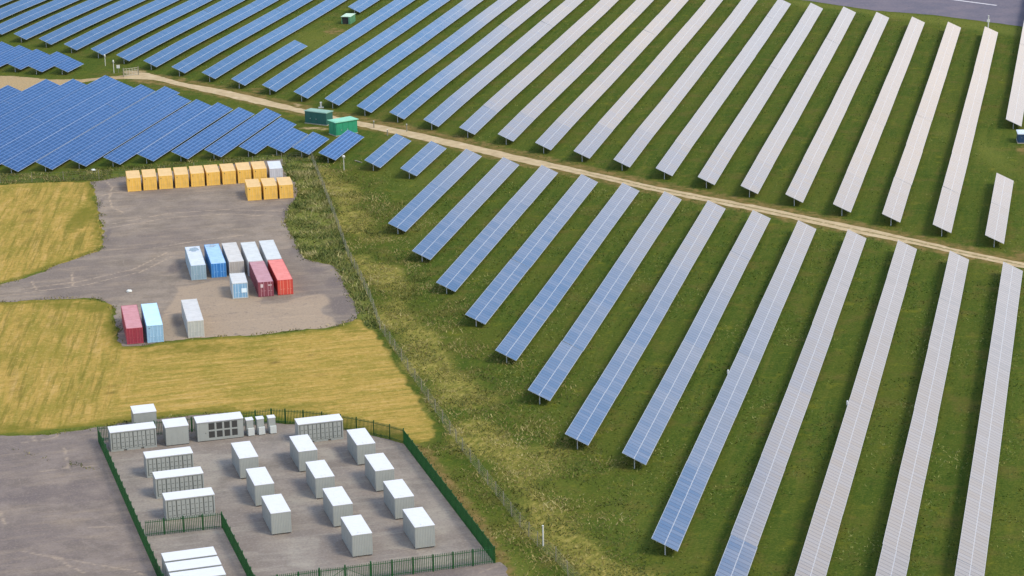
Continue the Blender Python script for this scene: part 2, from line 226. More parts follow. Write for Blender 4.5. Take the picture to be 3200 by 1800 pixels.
# ------------------------------------------------------------------ helpers: materials
class NT:
    def __init__(s, name):
        s.mat = bpy.data.materials.new(name); s.mat.use_nodes = True
        s.n = s.mat.node_tree.nodes; s.l = s.mat.node_tree.links
        s.bsdf = s.n['Principled BSDF']
        s._obj = None
    def node(s, t, **k):
        n = s.n.new(t)
        for a, b in k.items(): setattr(n, a, b)
        return n
    def put(s, sock, v):
        if isinstance(v, (int, float)): sock.default_value = v
        elif isinstance(v, (tuple, list)): sock.default_value = tuple(v) + (1,) if len(v) == 3 and sock.type == 'RGBA' else tuple(v)
        else: s.l.new(v, sock)
    def math(s, op, a, b=None, c=None, clamp=False):
        n = s.node('ShaderNodeMath', operation=op); n.use_clamp = clamp
        for i, v in enumerate((a, b, c)):
            if v is not None: s.put(n.inputs[i], v)
        return n.outputs[0]
    def smooth(s, v, a, b, lo=0.0, hi=1.0):
        n = s.node('ShaderNodeMapRange', interpolation_type='SMOOTHSTEP')
        s.put(n.inputs[0], v); n.inputs[1].default_value = a; n.inputs[2].default_value = b
        n.inputs[3].default_value = lo; n.inputs[4].default_value = hi
        return n.outputs[0]
    def obj(s, scale=(1,1,1), rot=0.0):
        if s._obj is None: s._obj = s.node('ShaderNodeTexCoord').outputs['Object']
        if scale == (1,1,1) and rot == 0: return s._obj
        mp = s.node('ShaderNodeMapping'); mp.vector_type = 'TEXTURE' if False else 'POINT'
        r = s.node('ShaderNodeVectorRotate', rotation_type='Z_AXIS'); s.l.new(s._obj, r.inputs[0]); r.inputs['Angle'].default_value = rot
        s.l.new(r.outputs[0], mp.inputs[0]); mp.inputs['Scale'].default_value = scale
        return mp.outputs[0]
    def noise(s, scale, detail=4.0, rough=.55, vec=None, dist=0.0):
        n = s.node('ShaderNodeTexNoise'); n.inputs['Scale'].default_value = scale; n.inputs['Detail'].default_value = detail
        n.inputs['Roughness'].default_value = rough; n.inputs['Distortion'].default_value = dist
        s.l.new(vec if vec is not None else s.obj(), n.inputs['Vector'])
        return n.outputs['Fac']
    def mix(s, f, a, b, blend='MIX'):
        n = s.node('ShaderNodeMix', data_type='RGBA', blend_type=blend)
        s.put(n.inputs[0], f); s.put(n.inputs[6], a); s.put(n.inputs[7], b)
        return n.outputs[2]
    def ramp(s, f, stops):
        n = s.node('ShaderNodeValToRGB'); cr = n.color_ramp
        while len(cr.elements) > 1: cr.elements.remove(cr.elements[-1])
        cr.elements[0].position = stops[0][0]; cr.elements[0].color = tuple(stops[0][1]) + (1,)
        for p, c in stops[1:]:
            e = cr.elements.new(p); e.color = tuple(c) + (1,)
        s.l.new(f, n.inputs[0])
        return n.outputs[0]
    def attr(s, name):
        n = s.node('ShaderNodeAttribute'); n.attribute_name = name
        sp = s.node('ShaderNodeSeparateColor'); s.l.new(n.outputs['Color'], sp.inputs[0])
        return sp.outputs[0], sp.outputs[1], sp.outputs[2], n.outputs['Alpha'], n.outputs['Fac']
    def bump(s, h, strength=.4, dist=.1):
        n = s.node('ShaderNodeBump'); n.inputs['Strength'].default_value = strength; n.inputs['Distance'].default_value = dist
        s.l.new(h, n.inputs['Height']); s.l.new(n.outputs[0], s.bsdf.inputs['Normal'])
    def done(s, col=None, rough=.9, spec=.3, metal=0.0):
        if col is not None: s.put(s.bsdf.inputs['Base Color'], col)
        s.put(s.bsdf.inputs['Roughness'], rough); s.put(s.bsdf.inputs['Specular IOR Level'], spec); s.put(s.bsdf.inputs['Metallic'], metal)
        return s.mat
def sc(c, k): return tuple(min(1, x*k) for x in c)
def paint(name, col, rough=.5, dirt=.25, rust=0.0, seedscale=1.0):
    t = NT(name)
    n1 = t.noise(.9*seedscale, 5, .6); n2 = t.noise(1.0, 4, .6, t.obj((6, 6, .5)))
    c = t.mix(t.smooth(n1, .35, .75, 0, dirt), col, sc(col, .55))
    c = t.mix(t.smooth(n2, .5, .8, 0, dirt*.9), c, sc(col, 1.35))
    if rust: c = t.mix(t.smooth(t.noise(2.2, 6, .65), .62, .75, 0, rust), c, (.16, .07, .035))
    return t.done(c, t.smooth(n1, .3, .8, rough*.8, min(1, rough*1.3)), .4)

# ------------------------------------------------------------------ polygons as masks
def sdist(P, poly):
    """signed distance (positive inside) of points P (n,2) to a polygon"""
    V = np.asarray(poly, float); n = len(V); d = np.full(len(P), 1e9); ins = np.zeros(len(P), bool)
    for i in range(n):
        a, b = V[i], V[(i+1) % n]; e = b - a; w = P - a
        t = np.clip((w @ e) / max(1e-9, e @ e), 0, 1)
        d = np.minimum(d, np.hypot(*(w - t[:, None]*e).T))
        c1 = (a[1] <= P[:, 1]) != (b[1] <= P[:, 1])
        with np.errstate(divide='ignore', invalid='ignore'):
            xi = a[0] + (P[:, 1]-a[1]) * e[0] / (e[1] if e[1] != 0 else 1e-12)
        ins ^= c1 & (P[:, 0] < xi)
    return np.where(ins, d, -d)
def sstep(x, a, b):
    t = np.clip((x-a)/(b-a), 0, 1); return t*t*(3-2*t)
def vnoise(P, s, seed=0):
    """smooth value noise on the plane, 0..1"""
    q = P/s; i = np.floor(q).astype(int); f = q-i; f = f*f*(3-2*f)
    def h(x, y):
        v = np.sin(x*127.1 + y*311.7 + seed*74.7)*43758.5453
        return v-np.floor(v)
    a, b, c, d = h(i[:,0],i[:,1]), h(i[:,0]+1,i[:,1]), h(i[:,0],i[:,1]+1), h(i[:,0]+1,i[:,1]+1)
    return (a*(1-f[:,0])+b*f[:,0])*(1-f[:,1]) + (c*(1-f[:,0])+d*f[:,0])*f[:,1]
def ragged(poly, step=1.2, amp=.35, seed=0):
    """a polygon outline resampled and worn at the edges"""
    out = []; n = len(poly)
    for i in range(n):
        a, b = Vector(poly[i]), Vector(poly[(i+1) % n]); L = (b-a).length; k = max(1, int(L/step))
        for j in range(k): out.append(a.lerp(b, j/k))
    A = np.array([(p.x, p.y) for p in out])
    dx = (vnoise(A, 2.1, seed)-.5) + .6*(vnoise(A, .9, seed+3)-.5); dy = (vnoise(A, 2.1, seed+9)-.5) + .6*(vnoise(A, .9, seed+5)-.5)
    return [(float(p[0]+amp*2*u), float(p[1]+amp*2*v)) for p, u, v in zip(A, dx, dy)]
def sheet(name, outline, z, mat, spacing=1.5, attrs=None, uvfn=None):
    V = [Vector(p) for p in outline]; n = len(V)
    A = np.array([tuple(v) for v in V]); lo, hi = A.min(0), A.max(0)
    gx, gy = np.meshgrid(np.arange(lo[0], hi[0], spacing), np.arange(lo[1], hi[1], spacing))
    G = np.stack([gx.ravel(), gy.ravel()], 1) + RNG.uniform(-.2, .2, (gx.size, 2))*spacing
    G = G[sdist(G, outline) > spacing*.4]
    vv = V + [Vector((float(a), float(b))) for a, b in G]
    res = delaunay_2d_cdt(vv, [], [list(range(n))], 1, 1e-4)
    me = bpy.data.meshes.new(name)
    me.from_pydata([(v.x, v.y, z) for v in res[0]], [], [tuple(f) for f in res[2]])
    me.materials.append(mat)
    P = np.array([(v.x, v.y) for v in res[0]])
    for an, fn in (attrs or {}).items():
        at = me.attributes.new(an, 'FLOAT_COLOR', 'POINT')
        c = np.clip(np.stack(fn(P), 1), 0, 1).astype(np.float32)
        at.data.foreach_set('color', c.ravel())
    me.update()
    o = link_mesh(name, me); o['kind'] = 'structure'
    return o
def blob(P, cx, cy, rx, ry, rot=0.0):
    c, s_ = math.cos(rot), math.sin(rot); x = P[:, 0]-cx; y = P[:, 1]-cy
    return np.exp(-(((c*x+s_*y)/rx)**2 + ((-s_*x+c*y)/ry)**2))

TRACK = TRACK_U + TRACK_L[::-1]

# ------------------------------------------------------------------ ground
def ground_material():
    t = NT('field_ground')
    gold, weed, wear, scrub, _ = t.attr('zone_a')
    streak, lush, spot, bare, _ = t.attr('zone_b')
    fine = t.noise(2.6, 6, .7); mid = t.noise(.55, 5, .62); big = t.noise(.045, 4, .6); tiny = t.noise(9.0, 3, .7)
    rowv = t.noise(1.0, 5, .65, t.obj((.9, .07, 1), PHI))          # growth combed along the rows
    # meadow between the rows
    g = t.ramp(mid, [(.25, (.029, .051, .008)), (.45, (.046, .073, .011)), (.6, (.069, .091, .014)), (.78, (.110, .108, .023))])
    g2 = t.ramp(rowv, [(.3, (.027, .054, .008)), (.52, (.054, .080, .011)), (.72, (.102, .098, .021))])
    g = t.mix(.6, g, g2)
    g = t.mix(t.smooth(big, .42, .66, 0, .55), g, (.080, .088, .014))
    g = t.mix(t.smooth(t.noise(.17, 4, .65), .50, .68, 0, .6), g, (.100, .085, .022))
    g = t.mix(t.smooth(t.noise(.3, 4, .6), .56, .72, 0, .55), g, (.135, .135, .016))
    g = t.mix(t.smooth(fine, .48, .72, 0, .5), g, (.150, .155, .028))
    g = t.mix(t.smooth(fine, .5, .28, 0, .6), g, (.026, .046, .007))
    g = t.mix(t.math('MULTIPLY', lush, .75), g, t.ramp(fine, [(.3, (.070, .098, .016)), (.7, (.17, .165, .035))]))
    # mown hay
    sv = t.noise(1.0, 5, .62, t.obj((.75, .07, 1), -.06)); sh = t.noise(1.0, 6, .64, t.obj((.075, .85, 1), -.28))
    st = t.mix(streak, sh, sv)
    h = t.ramp(st, [(.24, (.120, .118, .018)), (.38, (.235, .185, .038)), (.54, (.370, .242, .062)), (.75, (.46, .305, .115))])
    h = t.mix(t.smooth(mid, .42, .72, 0, .5), h, (.200, .165, .022))
    h = t.mix(t.math('MULTIPLY', streak, t.smooth(t.noise(1.0, 4, .7, t.obj((1.1, .05, 1), -.06)), .52, .36, 0, .65)), h, (.105, .098, .014))
    h = t.mix(t.smooth(t.noise(.12, 4, .6), .48, .66, 0, .55), h, (.175, .155, .022))
    h = t.mix(t.smooth(t.noise(1.0, 5, .72, t.obj((.16, 2.2, 1), -.28)), .56, .70, 0, .5), h, (.17, .13, .03))
    h = t.mix(t.smooth(fine, .45, .25, 0, .75), h, (.135, .105, .022))
    h = t.mix(t.smooth(t.noise(1.0, 4, .7, t.obj((.5, 2.6, 1), -.28)), .5, .28, 0, .6), h, (.16, .12, .028))
    gr = t.noise(1.5, 5, .75)
    h = t.mix(t.smooth(gr, .52, .72, 0, .75), h, (.47, .33, .115))
    h = t.mix(t.smooth(gr, .48, .30, 0, .75), h, (.155, .120, .022))
    h = t.mix(t.smooth(tiny, .5, .75, 0, .5), h, (.46, .33, .13))
    h = t.mix(t.math('MULTIPLY', t.smooth(t.math('ADD', lush, t.math('MULTIPLY', t.math('SUBTRACT', mid, .5), .9)), .25, .8), .8), h, (.125, .120, .018))
    h = t.mix(spot, h, (.045, .042, .010))
    # rough weeds along the fence
    wz = t.noise(1.0, 5, .7, t.obj((1.5, .6, 1), .42))
    w = t.ramp(wz, [(.26, (.060, .070, .012)), (.42, (.140, .135, .026)), (.58, (.235, .198, .050)), (.78, (.35, .28, .10))])
    w = t.mix(t.smooth(mid, .45, .7, 0, .55), w, (.075, .092, .018))
    s = t.ramp(fine, [(.3, (.055, .072, .014)), (.52, (.125, .138, .030)), (.72, (.25, .215, .07))])
    d = t.ramp(mid, [(.3, (.105, .082, .026)), (.6, (.180, .125, .045)), (.8, (.25, .175, .075))])
    b = t.ramp(fine, [(.3, (.26, .18, .09)), (.7, (.40, .30, .17))])
    def wgt(a, k=.9, lo=.3, hi=.7, n=mid): return t.smooth(t.math('ADD', a, t.math('MULTIPLY', t.math('SUBTRACT', n, .5), k)), lo, hi)
    c = t.mix(wgt(wear, 1.3, .3, .9), g, d)
    c = t.mix(wgt(weed, 1.1, .18, .72, fine), c, w)
    c = t.mix(wgt(scrub, .9), c, s)
    c = t.mix(wgt(gold, .8), c, h)
    c = t.mix(wgt(bare, 1.1, .35, .8), c, b)
    t.bump(t.math('ADD', t.math('MULTIPLY', fine, .6), mid), .55, .35)
    return t.done(c, .95, .02)

def zone_a(P):
    gold = sstep(sdist(P, GOLD) + (vnoise(P, 2.2, 31)-.5)*1.5, -1.0, 1.5)
    gold = np.maximum(gold, .0)
    weed = sstep(sdist(P, WEEDS) + (vnoise(P, 7, 1)-.5)*10, -3.5, 6)*.9
    wear = np.maximum(sstep(sdist(P, TRACKWEAR), -2.5, 2.0)*.72, sstep(sdist(P, BROWNSTRIP), -1.5, 1.5)*.95)
    for x, y, rx, ry, k in WEAR: wear = np.maximum(wear, k*blob(P, x, y, rx, ry))
    scrub = sstep(sdist(P, SCRUB), -1.0, 1.0)
    return gold, weed, wear, scrub
def zone_b(P):
    st = sstep(sdist(P, STREAKS), -4, 4)
    lush = np.zeros(len(P))
    for x, y, rx, ry, k in LUSH: lush = np.maximum(lush, k*blob(P, x, y, rx, ry))
    e = np.minimum(-sdist(P, YARD), 50)
    lush = np.maximum(lush, .75*sstep(-e, -3.2, -.6)*(e > 0))
    e = np.minimum(-sdist(P, ASPHALT), 50)
    lush = np.maximum(lush, .85*sstep(-e, -4.5, -.8)*(e > 0))
    lush = np.maximum(lush, .9*sstep(sdist(P, VERGE), -2, 3))
    spot = np.zeros(len(P))
    for x, y, rx, ry, k in SPOTS: spot = np.maximum(spot, k*blob(P, x, y, rx, ry, .28))
    bare = sstep(sdist(P, SAND), -.5, 1.2)
    for x, y, rx, ry, k in BARE: bare = np.maximum(bare, k*blob(P, x, y, rx, ry))
    return st, lush, spot, bare
def build_ground():
    xs = np.concatenate([[-6000, -1500, -500, -260], np.arange(-172, 173, 1.0), [260, 500, 1500, 6000]])
    ys = np.concatenate([[-3000, -600, 60, 180], np.arange(226, 762, 1.0), [860, 1200, 2500, 9000]])
    X, Y = np.meshgrid(xs, ys); nx, ny = len(xs), len(ys)
    P = np.stack([X.ravel(), Y.ravel()], 1)
    me = bpy.data.meshes.new('ground')
    nv = nx*ny
    me.vertices.add(nv)
    co = np.zeros((nv, 3), np.float32); co[:, :2] = P
    me.vertices.foreach_set('co', co.ravel())
    i = np.arange(nx*ny).reshape(ny, nx)
    q = np.stack([i[:-1, :-1], i[:-1, 1:], i[1:, 1:], i[1:, :-1]], -1).reshape(-1, 4)
    nf = len(q)
    me.loops.add(nf*4); me.polygons.add(nf)
    me.polygons.foreach_set('loop_start', np.arange(nf, dtype=np.int32)*4)
    me.loops.foreach_set('vertex_index', q.ravel().astype(np.int32))
    for an, fn in (('zone_a', zone_a), ('zone_b', zone_b)):
        at = me.attributes.new(an, 'FLOAT_COLOR', 'POINT')
        at.data.foreach_set('color', np.clip(np.stack(fn(P), 1), 0, 1).astype(np.float32).ravel())
    me.update(calc_edges=True); me.validate()
    me.materials.append(ground_material())
    o = link_mesh('ground', me); o['kind'] = 'structure'
build_ground()

def hard_material(name, base, tan, dark, rot, slab, tracks=.35):
    t = NT(name)
    a, b, c_, d_, _ = t.attr('zone')
    fine = t.noise(3.0, 6, .7); mid = t.noise(.22, 5, .65); big = t.noise(.05, 4, .6)
    st = t.noise(1.0, 6, .68, t.obj((.11, .6, 1), rot)); st2 = t.noise(1.0, 5, .65, t.obj((.6, .03, 1), rot-.45))
    c = t.mix(t.smooth(mid, .35, .65), sc(base, 1.08), sc(base, .74))
    c = t.mix(t.smooth(big, .42, .62, 0, .6), c, dark)
    c = t.mix(t.smooth(st, .46, .72, 0, .6), c, tan)
    c = t.mix(t.smooth(st2, .58, .75, 0, tracks), c, sc(base, 1.32))
    c = t.mix(t.smooth(t.math('ADD', a, t.math('MULTIPLY', t.math('SUBTRACT', mid, .5), .8)), .3, .7, 0, .9), c, tan)
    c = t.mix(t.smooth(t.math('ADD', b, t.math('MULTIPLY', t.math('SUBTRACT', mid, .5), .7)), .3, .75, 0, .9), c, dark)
    c = t.mix(t.smooth(c_, .2, .9, 0, .85), c, sc(tan, 1.22))
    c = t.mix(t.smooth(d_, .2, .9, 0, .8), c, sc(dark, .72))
    c = t.mix(t.smooth(t.noise(.35, 6, .7, t.obj((.35, 1, 1), rot)), .55, .70, 0, .55), c, sc(dark, 1.05))
    br = t.node('ShaderNodeTexBrick'); br.inputs['Scale'].default_value = 1.0
    br.inputs['Brick Width'].default_value = slab*1.6; br.inputs['Row Height'].default_value = slab; br.inputs['Mortar Size'].default_value = .05
    br.inputs['Mortar Smooth'].default_value = .5
    t.l.new(t.obj((1.0001, 1, 1), rot), br.inputs['Vector'])
    c = t.mix(t.math('MULTIPLY', br.outputs['Fac'], t.smooth(mid, .4, .7, 0, .4)), c, sc(base, 1.35))
    c = t.mix(t.smooth(fine, .5, .70, 0, .55), c, sc(base, 1.34))
    c = t.mix(t.smooth(fine, .5, .30, 0, .6), c, sc(base, .62))
    c = t.mix(t.smooth(t.noise(.9, 4, .6), .55, .72, 0, .4), c, sc(dark, .95))
    t.bump(fine, .3, .05)
    return t.done(c, .92, .2)

def yard_zone(P):
    tan = sstep(sdist(P, APRON_TAN) + (vnoise(P, 4, 2)-.5)*3, -2.0, 1.5)
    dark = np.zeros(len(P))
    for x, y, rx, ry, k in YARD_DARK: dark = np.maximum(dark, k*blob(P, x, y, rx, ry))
    line = np.zeros(len(P)); oil_shade = np.zeros(len(P))
    for pts in YARD_LINES:
        for a, b in zip(pts, pts[1:]):
            a, b = np.array(a), np.array(b); e = b-a; tt = np.clip(((P-a) @ e)/(e @ e), 0, 1)
            line = np.maximum(line, .8*np.exp(-(np.hypot(*(P-a-tt[:, None]*e).T)/.28)**2))
    for x, y, rx, ry, k in YARD_OIL_SHADE: oil_shade = np.maximum(oil_shade, k*blob(P, x, y, rx, ry))  # dark spots, one of them painted container shade
    return tan, dark, line, oil_shade
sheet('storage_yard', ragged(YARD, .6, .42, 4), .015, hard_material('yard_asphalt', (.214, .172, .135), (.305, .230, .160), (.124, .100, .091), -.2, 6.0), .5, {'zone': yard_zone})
def apron_zone(P):
    pad = sstep(sdist(P, PAD), -.2, .4)
    dark = np.maximum(.55*sstep(vnoise(P, 9, 6), .5, .8)*(1-pad), 0)
    line = np.zeros(len(P))
    for pts in APRON_LINES:
        for a, b in zip(pts, pts[1:]):
            a, b = np.array(a), np.array(b); e = b-a; tt = np.clip(((P-a) @ e)/(e @ e), 0, 1)
            line = np.maximum(line, .75*np.exp(-(np.hypot(*(P-a-tt[:, None]*e).T)/.3)**2))
    return pad*.0 + .35*sstep(vnoise(P, 13, 8), .45, .75)*(1-pad), dark, line, pad*0
sheet('asphalt_apron', ragged(ASPHALT, .6, .40, 6), .015, hard_material('apron_asphalt', (.190, .154, .131), (.262, .204, .149), (.124, .101, .097), -.27, 7.0, .45), .55, {'zone': apron_zone})
def pad_zone(P):
    return .5*sstep(vnoise(P, 5, 12), .5, .8), .5*sstep(vnoise(P, 6, 21), .55, .85), 0*P[:, 0], 0*P[:, 0]
sheet('compound_pad', PAD, .030, hard_material('pad_concrete', (.225, .192, .162), (.305, .270, .220), (.172, .140, .120), -.27, 5.0, .15), .8, {'zone': pad_zone})

def track_zone(P):
    def res(Q):
        Q = np.array(Q); s_ = np.r_[0, np.cumsum(np.hypot(*np.diff(Q, axis=0).T))]; t_ = np.linspace(0, s_[-1], 60)
        return np.stack([np.interp(t_, s_, Q[:, 0]), np.interp(t_, s_, Q[:, 1])], 1)
    U, L = res(TRACK_U), res(TRACK_L)
    # two worn wheel lines and a grassy crown on the far part of the track
    mid = (U+L)/2; dd = np.full(len(P), 1e9)
    for a, b in zip(mid, mid[1:]):
        e = b-a; tt = np.clip(((P-a) @ e)/(e @ e), 0, 1); dd = np.minimum(dd, np.hypot(*(P-a-tt[:, None]*e).T))
    right = sstep(P[:, 0], -15, 30)
    crown = np.exp(-(dd/.42)**2)*(.25+.75*right); edge = sstep(dd, 1.6, 2.2)*right
    return crown, edge, 0*dd, 0*dd
def track_material():
    t = NT('track_gravel')
    cr, ed, _, _, _ = t.attr('zone')
    fine = t.noise(3.2, 6, .7); mid = t.noise(.5, 5, .62)
    c = t.ramp(mid, [(.3, (.33, .245, .135)), (.55, (.42, .32, .185)), (.75, (.48, .38, .25))])
    c = t.mix(t.smooth(fine, .5, .25, 0, .5), c, (.24, .17, .085))
    c = t.mix(t.smooth(t.math('ADD', t.math('MAXIMUM', cr, ed), t.math('MULTIPLY', t.math('SUBTRACT', fine, .5), 1.1)), .35, .85, 0, .85), c, (.16, .13, .045))
    t.bump(fine, .4, .06)
    return t.done(c, .95, .15)
sheet('gravel_track', ragged(TRACK, 1.1, .22, 9), .015, track_material(), .6, {'zone': track_zone})
def runway_material():
    t = NT('runway_asphalt')
    fine = t.noise(1.6, 6, .7); mid = t.noise(.12, 5, .65, t.obj((1, 1, 1)))
    c = t.mix(t.smooth(mid, .35, .7), (.100, .092, .118), (.140, .118, .138))
    c = t.mix(t.smooth(fine, .45, .75, 0, .6), c, (.175, .160, .185))
    c = t.mix(t.smooth(fine, .5, .28, 0, .4), c, (.07, .065, .085))
    return t.done(c, .9, .2)
sheet('runway', ragged(RUNWAY, 2.0, .3, 13), .015, runway_material(), 4.0)
def white_line():
    a, b = Vector(LINE[0]), Vector(LINE[1]); d = (b-a); a = a - d*.4; d.normalize(); n = Vector((-d.y, d.x))*.42
    L = (b-a).length; k = 40; me = MB()
    for i in range(k):
        p, q = a + d*(L*i/k), a + d*(L*(i+1)/k)
        w0 = 1 + .12*math.sin(i*1.7); w1 = 1 + .12*math.sin((i+1)*1.7)
        me.quad((p-n*w0).to_3d(), (q-n*w1).to_3d(), (q+n*w1).to_3d(), (p+n*w0).to_3d())
    me.v = [(x, y, .024) for x, y, z in me.v]
    t = NT('line_paint'); c = t.mix(t.smooth(t.noise(1.4, 5, .7), .45, .7, 0, .7), (.55, .52, .52), (.26, .23, .25))
    o = me.build('runway_marking', t.done(c, .7)); o['kind'] = 'structure'
white_line()

# ------------------------------------------------------------------ grass and weeds (stuff)
def blades(name, P, h, w, lean, tint, mat, label, cat, dirx=0.0):
    """one triangle per blade: P (n,2) roots, h heights, w widths, tint 0..1"""
    n = len(P); an = RNG.uniform(0, 2*np.pi, n); ln = RNG.uniform(.1, 1, n)*lean*h; la = RNG.uniform(0, 2*np.pi, n)
    co = np.zeros((n, 3, 3), np.float32)
    dx, dy = np.cos(an)*w*.5, np.sin(an)*w*.5
    co[:, 0, 0] = P[:, 0]-dx; co[:, 0, 1] = P[:, 1]-dy; co[:, 1, 0] = P[:, 0]+dx; co[:, 1, 1] = P[:, 1]+dy
    co[:, 2, 0] = P[:, 0]+np.cos(la)*ln; co[:, 2, 1] = P[:, 1]+np.sin(la)*ln; co[:, 2, 2] = h
    me = bpy.data.meshes.new(name)
    me.vertices.add(n*3); me.vertices.foreach_set('co', co.ravel())
    me.loops.add(n*3); me.polygons.add(n)
    me.polygons.foreach_set('loop_start', np.arange(n, dtype=np.int32)*3)
    me.loops.foreach_set('vertex_index', np.arange(n*3, dtype=np.int32))
    at = me.attributes.new('tint', 'FLOAT', 'POINT'); at.data.foreach_set('value', np.repeat(tint, 3).astype(np.float32))
    me.update(calc_edges=True)
    me.materials.append(mat)
    o = link_mesh(name, me); tag(o, label, cat, kind='stuff')
    return o
def blade_material(name, stops):
    t = NT(name); n = t.node('ShaderNodeAttribute'); n.attribute_name = 'tint'
    c = t.ramp(n.outputs['Fac'], stops)
    m = t.done(c, .8, .15)
    return m
def scatter(poly, dens, clump=None, seed=0, lo=-.3, band=(.32, .68)):
    A = np.array(poly); l, h = A.min(0), A.max(0); n = int((h[0]-l[0])*(h[1]-l[1])*dens)
    P = np.stack([RNG.uniform(l[0], h[0], n), RNG.uniform(l[1], h[1], n)], 1)
    P = P[sdist(P, poly) > lo]
    if clump:
        v = vnoise(P, clump, seed)*.6 + vnoise(P, clump*.35, seed+4)*.4
        P = P[RNG.uniform(0, 1, len(P)) < sstep(v, *band)]
    return P
M_SCRUB = blade_material('scrub_leaves', [(.0, (.030, .048, .012)), (.35, (.070, .098, .024)), (.6, (.135, .148, .042)), (.8, (.26, .235, .09)), (1.0, (.40, .35, .17))])
M_WEED = blade_material('weed_blades', [(.0, (.040, .055, .012)), (.35, (.085, .095, .022)), (.6, (.19, .165, .052)), (.8, (.27, .225, .085)), (1.0, (.36, .31, .14))])
M_GRASS = blade_material('grass_blades', [(.0, (.024, .044, .009)), (.4, (.056, .092, .015)), (.7, (.098, .125, .024)), (1.0, (.20, .20, .06))])
def tint_of(P, base, spread, s=5, seed=1):
    return np.clip(base + (vnoise(P, s, seed)-.5)*.75 + RNG.normal(0, spread, len(P)), 0, 1)
P = scatter(SCRUB, 24, 2.5, 2, band=(.15, .6))
blades('scrub', P, RNG.uniform(.12, .70, len(P))*(.4+vnoise(P, 3.5, 5)), RNG.uniform(.10, .28, len(P)), 1.5, tint_of(P, .60, .16, 3.5), M_SCRUB, 'dark green scrub with pale tall stems between the yard and the wire fence', 'scrub')
P = scatter(WEEDS, 22, 3.0, 7, band=(.15, .6), lo=-12)
P = P[sdist(P, GOLD) < -.6]; P = P[sdist(P, SCRUB) < 0]; P = P[sdist(P, YARD) < -1]; P = P[sdist(P, TRACK) < -.5]; P = P[sdist(P, ASPHALT) < -.3]
wd = sstep(sdist(P, WEEDS) + (vnoise(P, 7, 1)-.5)*14, -14, 5); P = P[RNG.uniform(0, 1, len(P)) < wd*.9]
blades('weeds', P, RNG.uniform(.06, .36, len(P))*(.5+vnoise(P, 4, 3)), RNG.uniform(.08, .20, len(P)), 1.9, tint_of(P, .52, .15, 4, 9), M_WEED, 'straw-coloured weeds along the inner side of the wire fence', 'weeds')
P = scatter(FRINGE, 18, 3.0, 4)
blades('rough_grass', P, RNG.uniform(.10, .55, len(P)), RNG.uniform(.10, .22, len(P)), 1.4, tint_of(P, .48, .2, 4, 3), M_WEED, 'rough green grass between the dense solar rows and the yard', 'grass')
Pa = scatter(FIELD_B, 4.5, 5.0, 8); Pb = scatter(FIELD_A, 1.1, 6.0, 3); P = np.concatenate([Pa, Pb])
blades('meadow_grass', P, RNG.uniform(.05, .26, len(P)), RNG.uniform(.10, .26, len(P)), 2.4, tint_of(P, .60, .16, 7, 6), M_GRASS, 'short green grass between the solar rows', 'grass')

def along(poly, dens, off, sd):
    out = []
    for a, b in zip(poly, list(poly[1:])+[poly[0]]):
        a, b = np.array(a), np.array(b); L = np.hypot(*(b-a)); n = int(L*dens)
        if n == 0: continue
        t_ = RNG.uniform(0, 1, n)[:, None]; out.append(a+(b-a)*t_ + RNG.normal(0, sd, (n, 2)))
    return np.concatenate(out)
Pe = np.concatenate([along(YARD, 16, 0, .42), along([p for p in ASPHALT if p[1] > 262], 16, 0, .42)])
Pe = Pe[(sdist(Pe, PAD) < -.15) & (Pe[:, 1] > 240)]
vv = vnoise(Pe, 2.2, 15); Pe = Pe[RNG.uniform(0, 1, len(Pe)) < sstep(vv, .25, .65)]
blades('edge_grass', Pe, RNG.uniform(.06, .35, len(Pe)), RNG.uniform(.08, .22, len(Pe)), 1.6, tint_of(Pe, .42, .18, 3, 12), M_WEED, 'ragged grass growing over the edges of the asphalt', 'grass')


# ------------------------------------------------------------------ solar rows
def panel_material(name, W, across, along, line, midline, cell, gridcol, spec, aluc=(.42, .46, .52)):
    t = NT(name)
    uv = t.node('ShaderNodeUVMap'); sp = t.node('ShaderNodeSeparateXYZ'); t.l.new(uv.outputs[0], sp.inputs[0])
    u, v = sp.outputs[0], sp.outputs[1]
    def grid(x, per, wd):
        f = t.math('FRACT', t.math('DIVIDE', x, per)); e = t.math('MINIMUM', f, t.math('SUBTRACT', 1.0, f))
        return t.math('LESS_THAN', e, wd*.5/per)
    gu = grid(u, along, line[0]); gv = grid(v, W/across, line[1])
    iu = t.math('FLOOR', t.math('DIVIDE', u, along)); iv = t.math('FLOOR', t.math('DIVIDE', v, W/across))
    cm = t.node('ShaderNodeCombineXYZ'); t.l.new(iu, cm.inputs[0]); t.l.new(iv, cm.inputs[1])
    inf = t.node('ShaderNodeObjectInfo'); t.l.new(inf.outputs['Random'], cm.inputs[2])
    wn_ = t.node('ShaderNodeTexWhiteNoise'); t.l.new(cm.outputs[0], wn_.inputs[0])
    r = wn_.outputs['Value']
    c = t.mix(r, cell, sc(cell, 1.18))
    c = t.mix(gu, c, gridcol[0]); c = t.mix(gv, c, gridcol[1])
    em = t.math('LESS_THAN', t.math('ABSOLUTE', t.math('SUBTRACT', v, W*.5)), .055) if midline else None
    bd = t.math('MAXIMUM', t.math('LESS_THAN', v, .06), t.math('GREATER_THAN', v, W-.06))
    alu = t.math('MAXIMUM', bd, em) if em is not None else bd
    c = t.mix(t.math('MULTIPLY', alu, .6), c, aluc)
    metal = t.math('MULTIPLY', t.math('SUBTRACT', 1.0, t.math('MAXIMUM', alu, t.math('MULTIPLY', gu, .18))), spec)
    rough = t.math('ADD', .13, t.math('MULTIPLY', r, .06))
    t.bump(t.math('ADD', t.math('MULTIPLY', r, .5), t.noise(.22, 3, .5)), .022, .25)
    return t.done(c, rough, .35, metal)
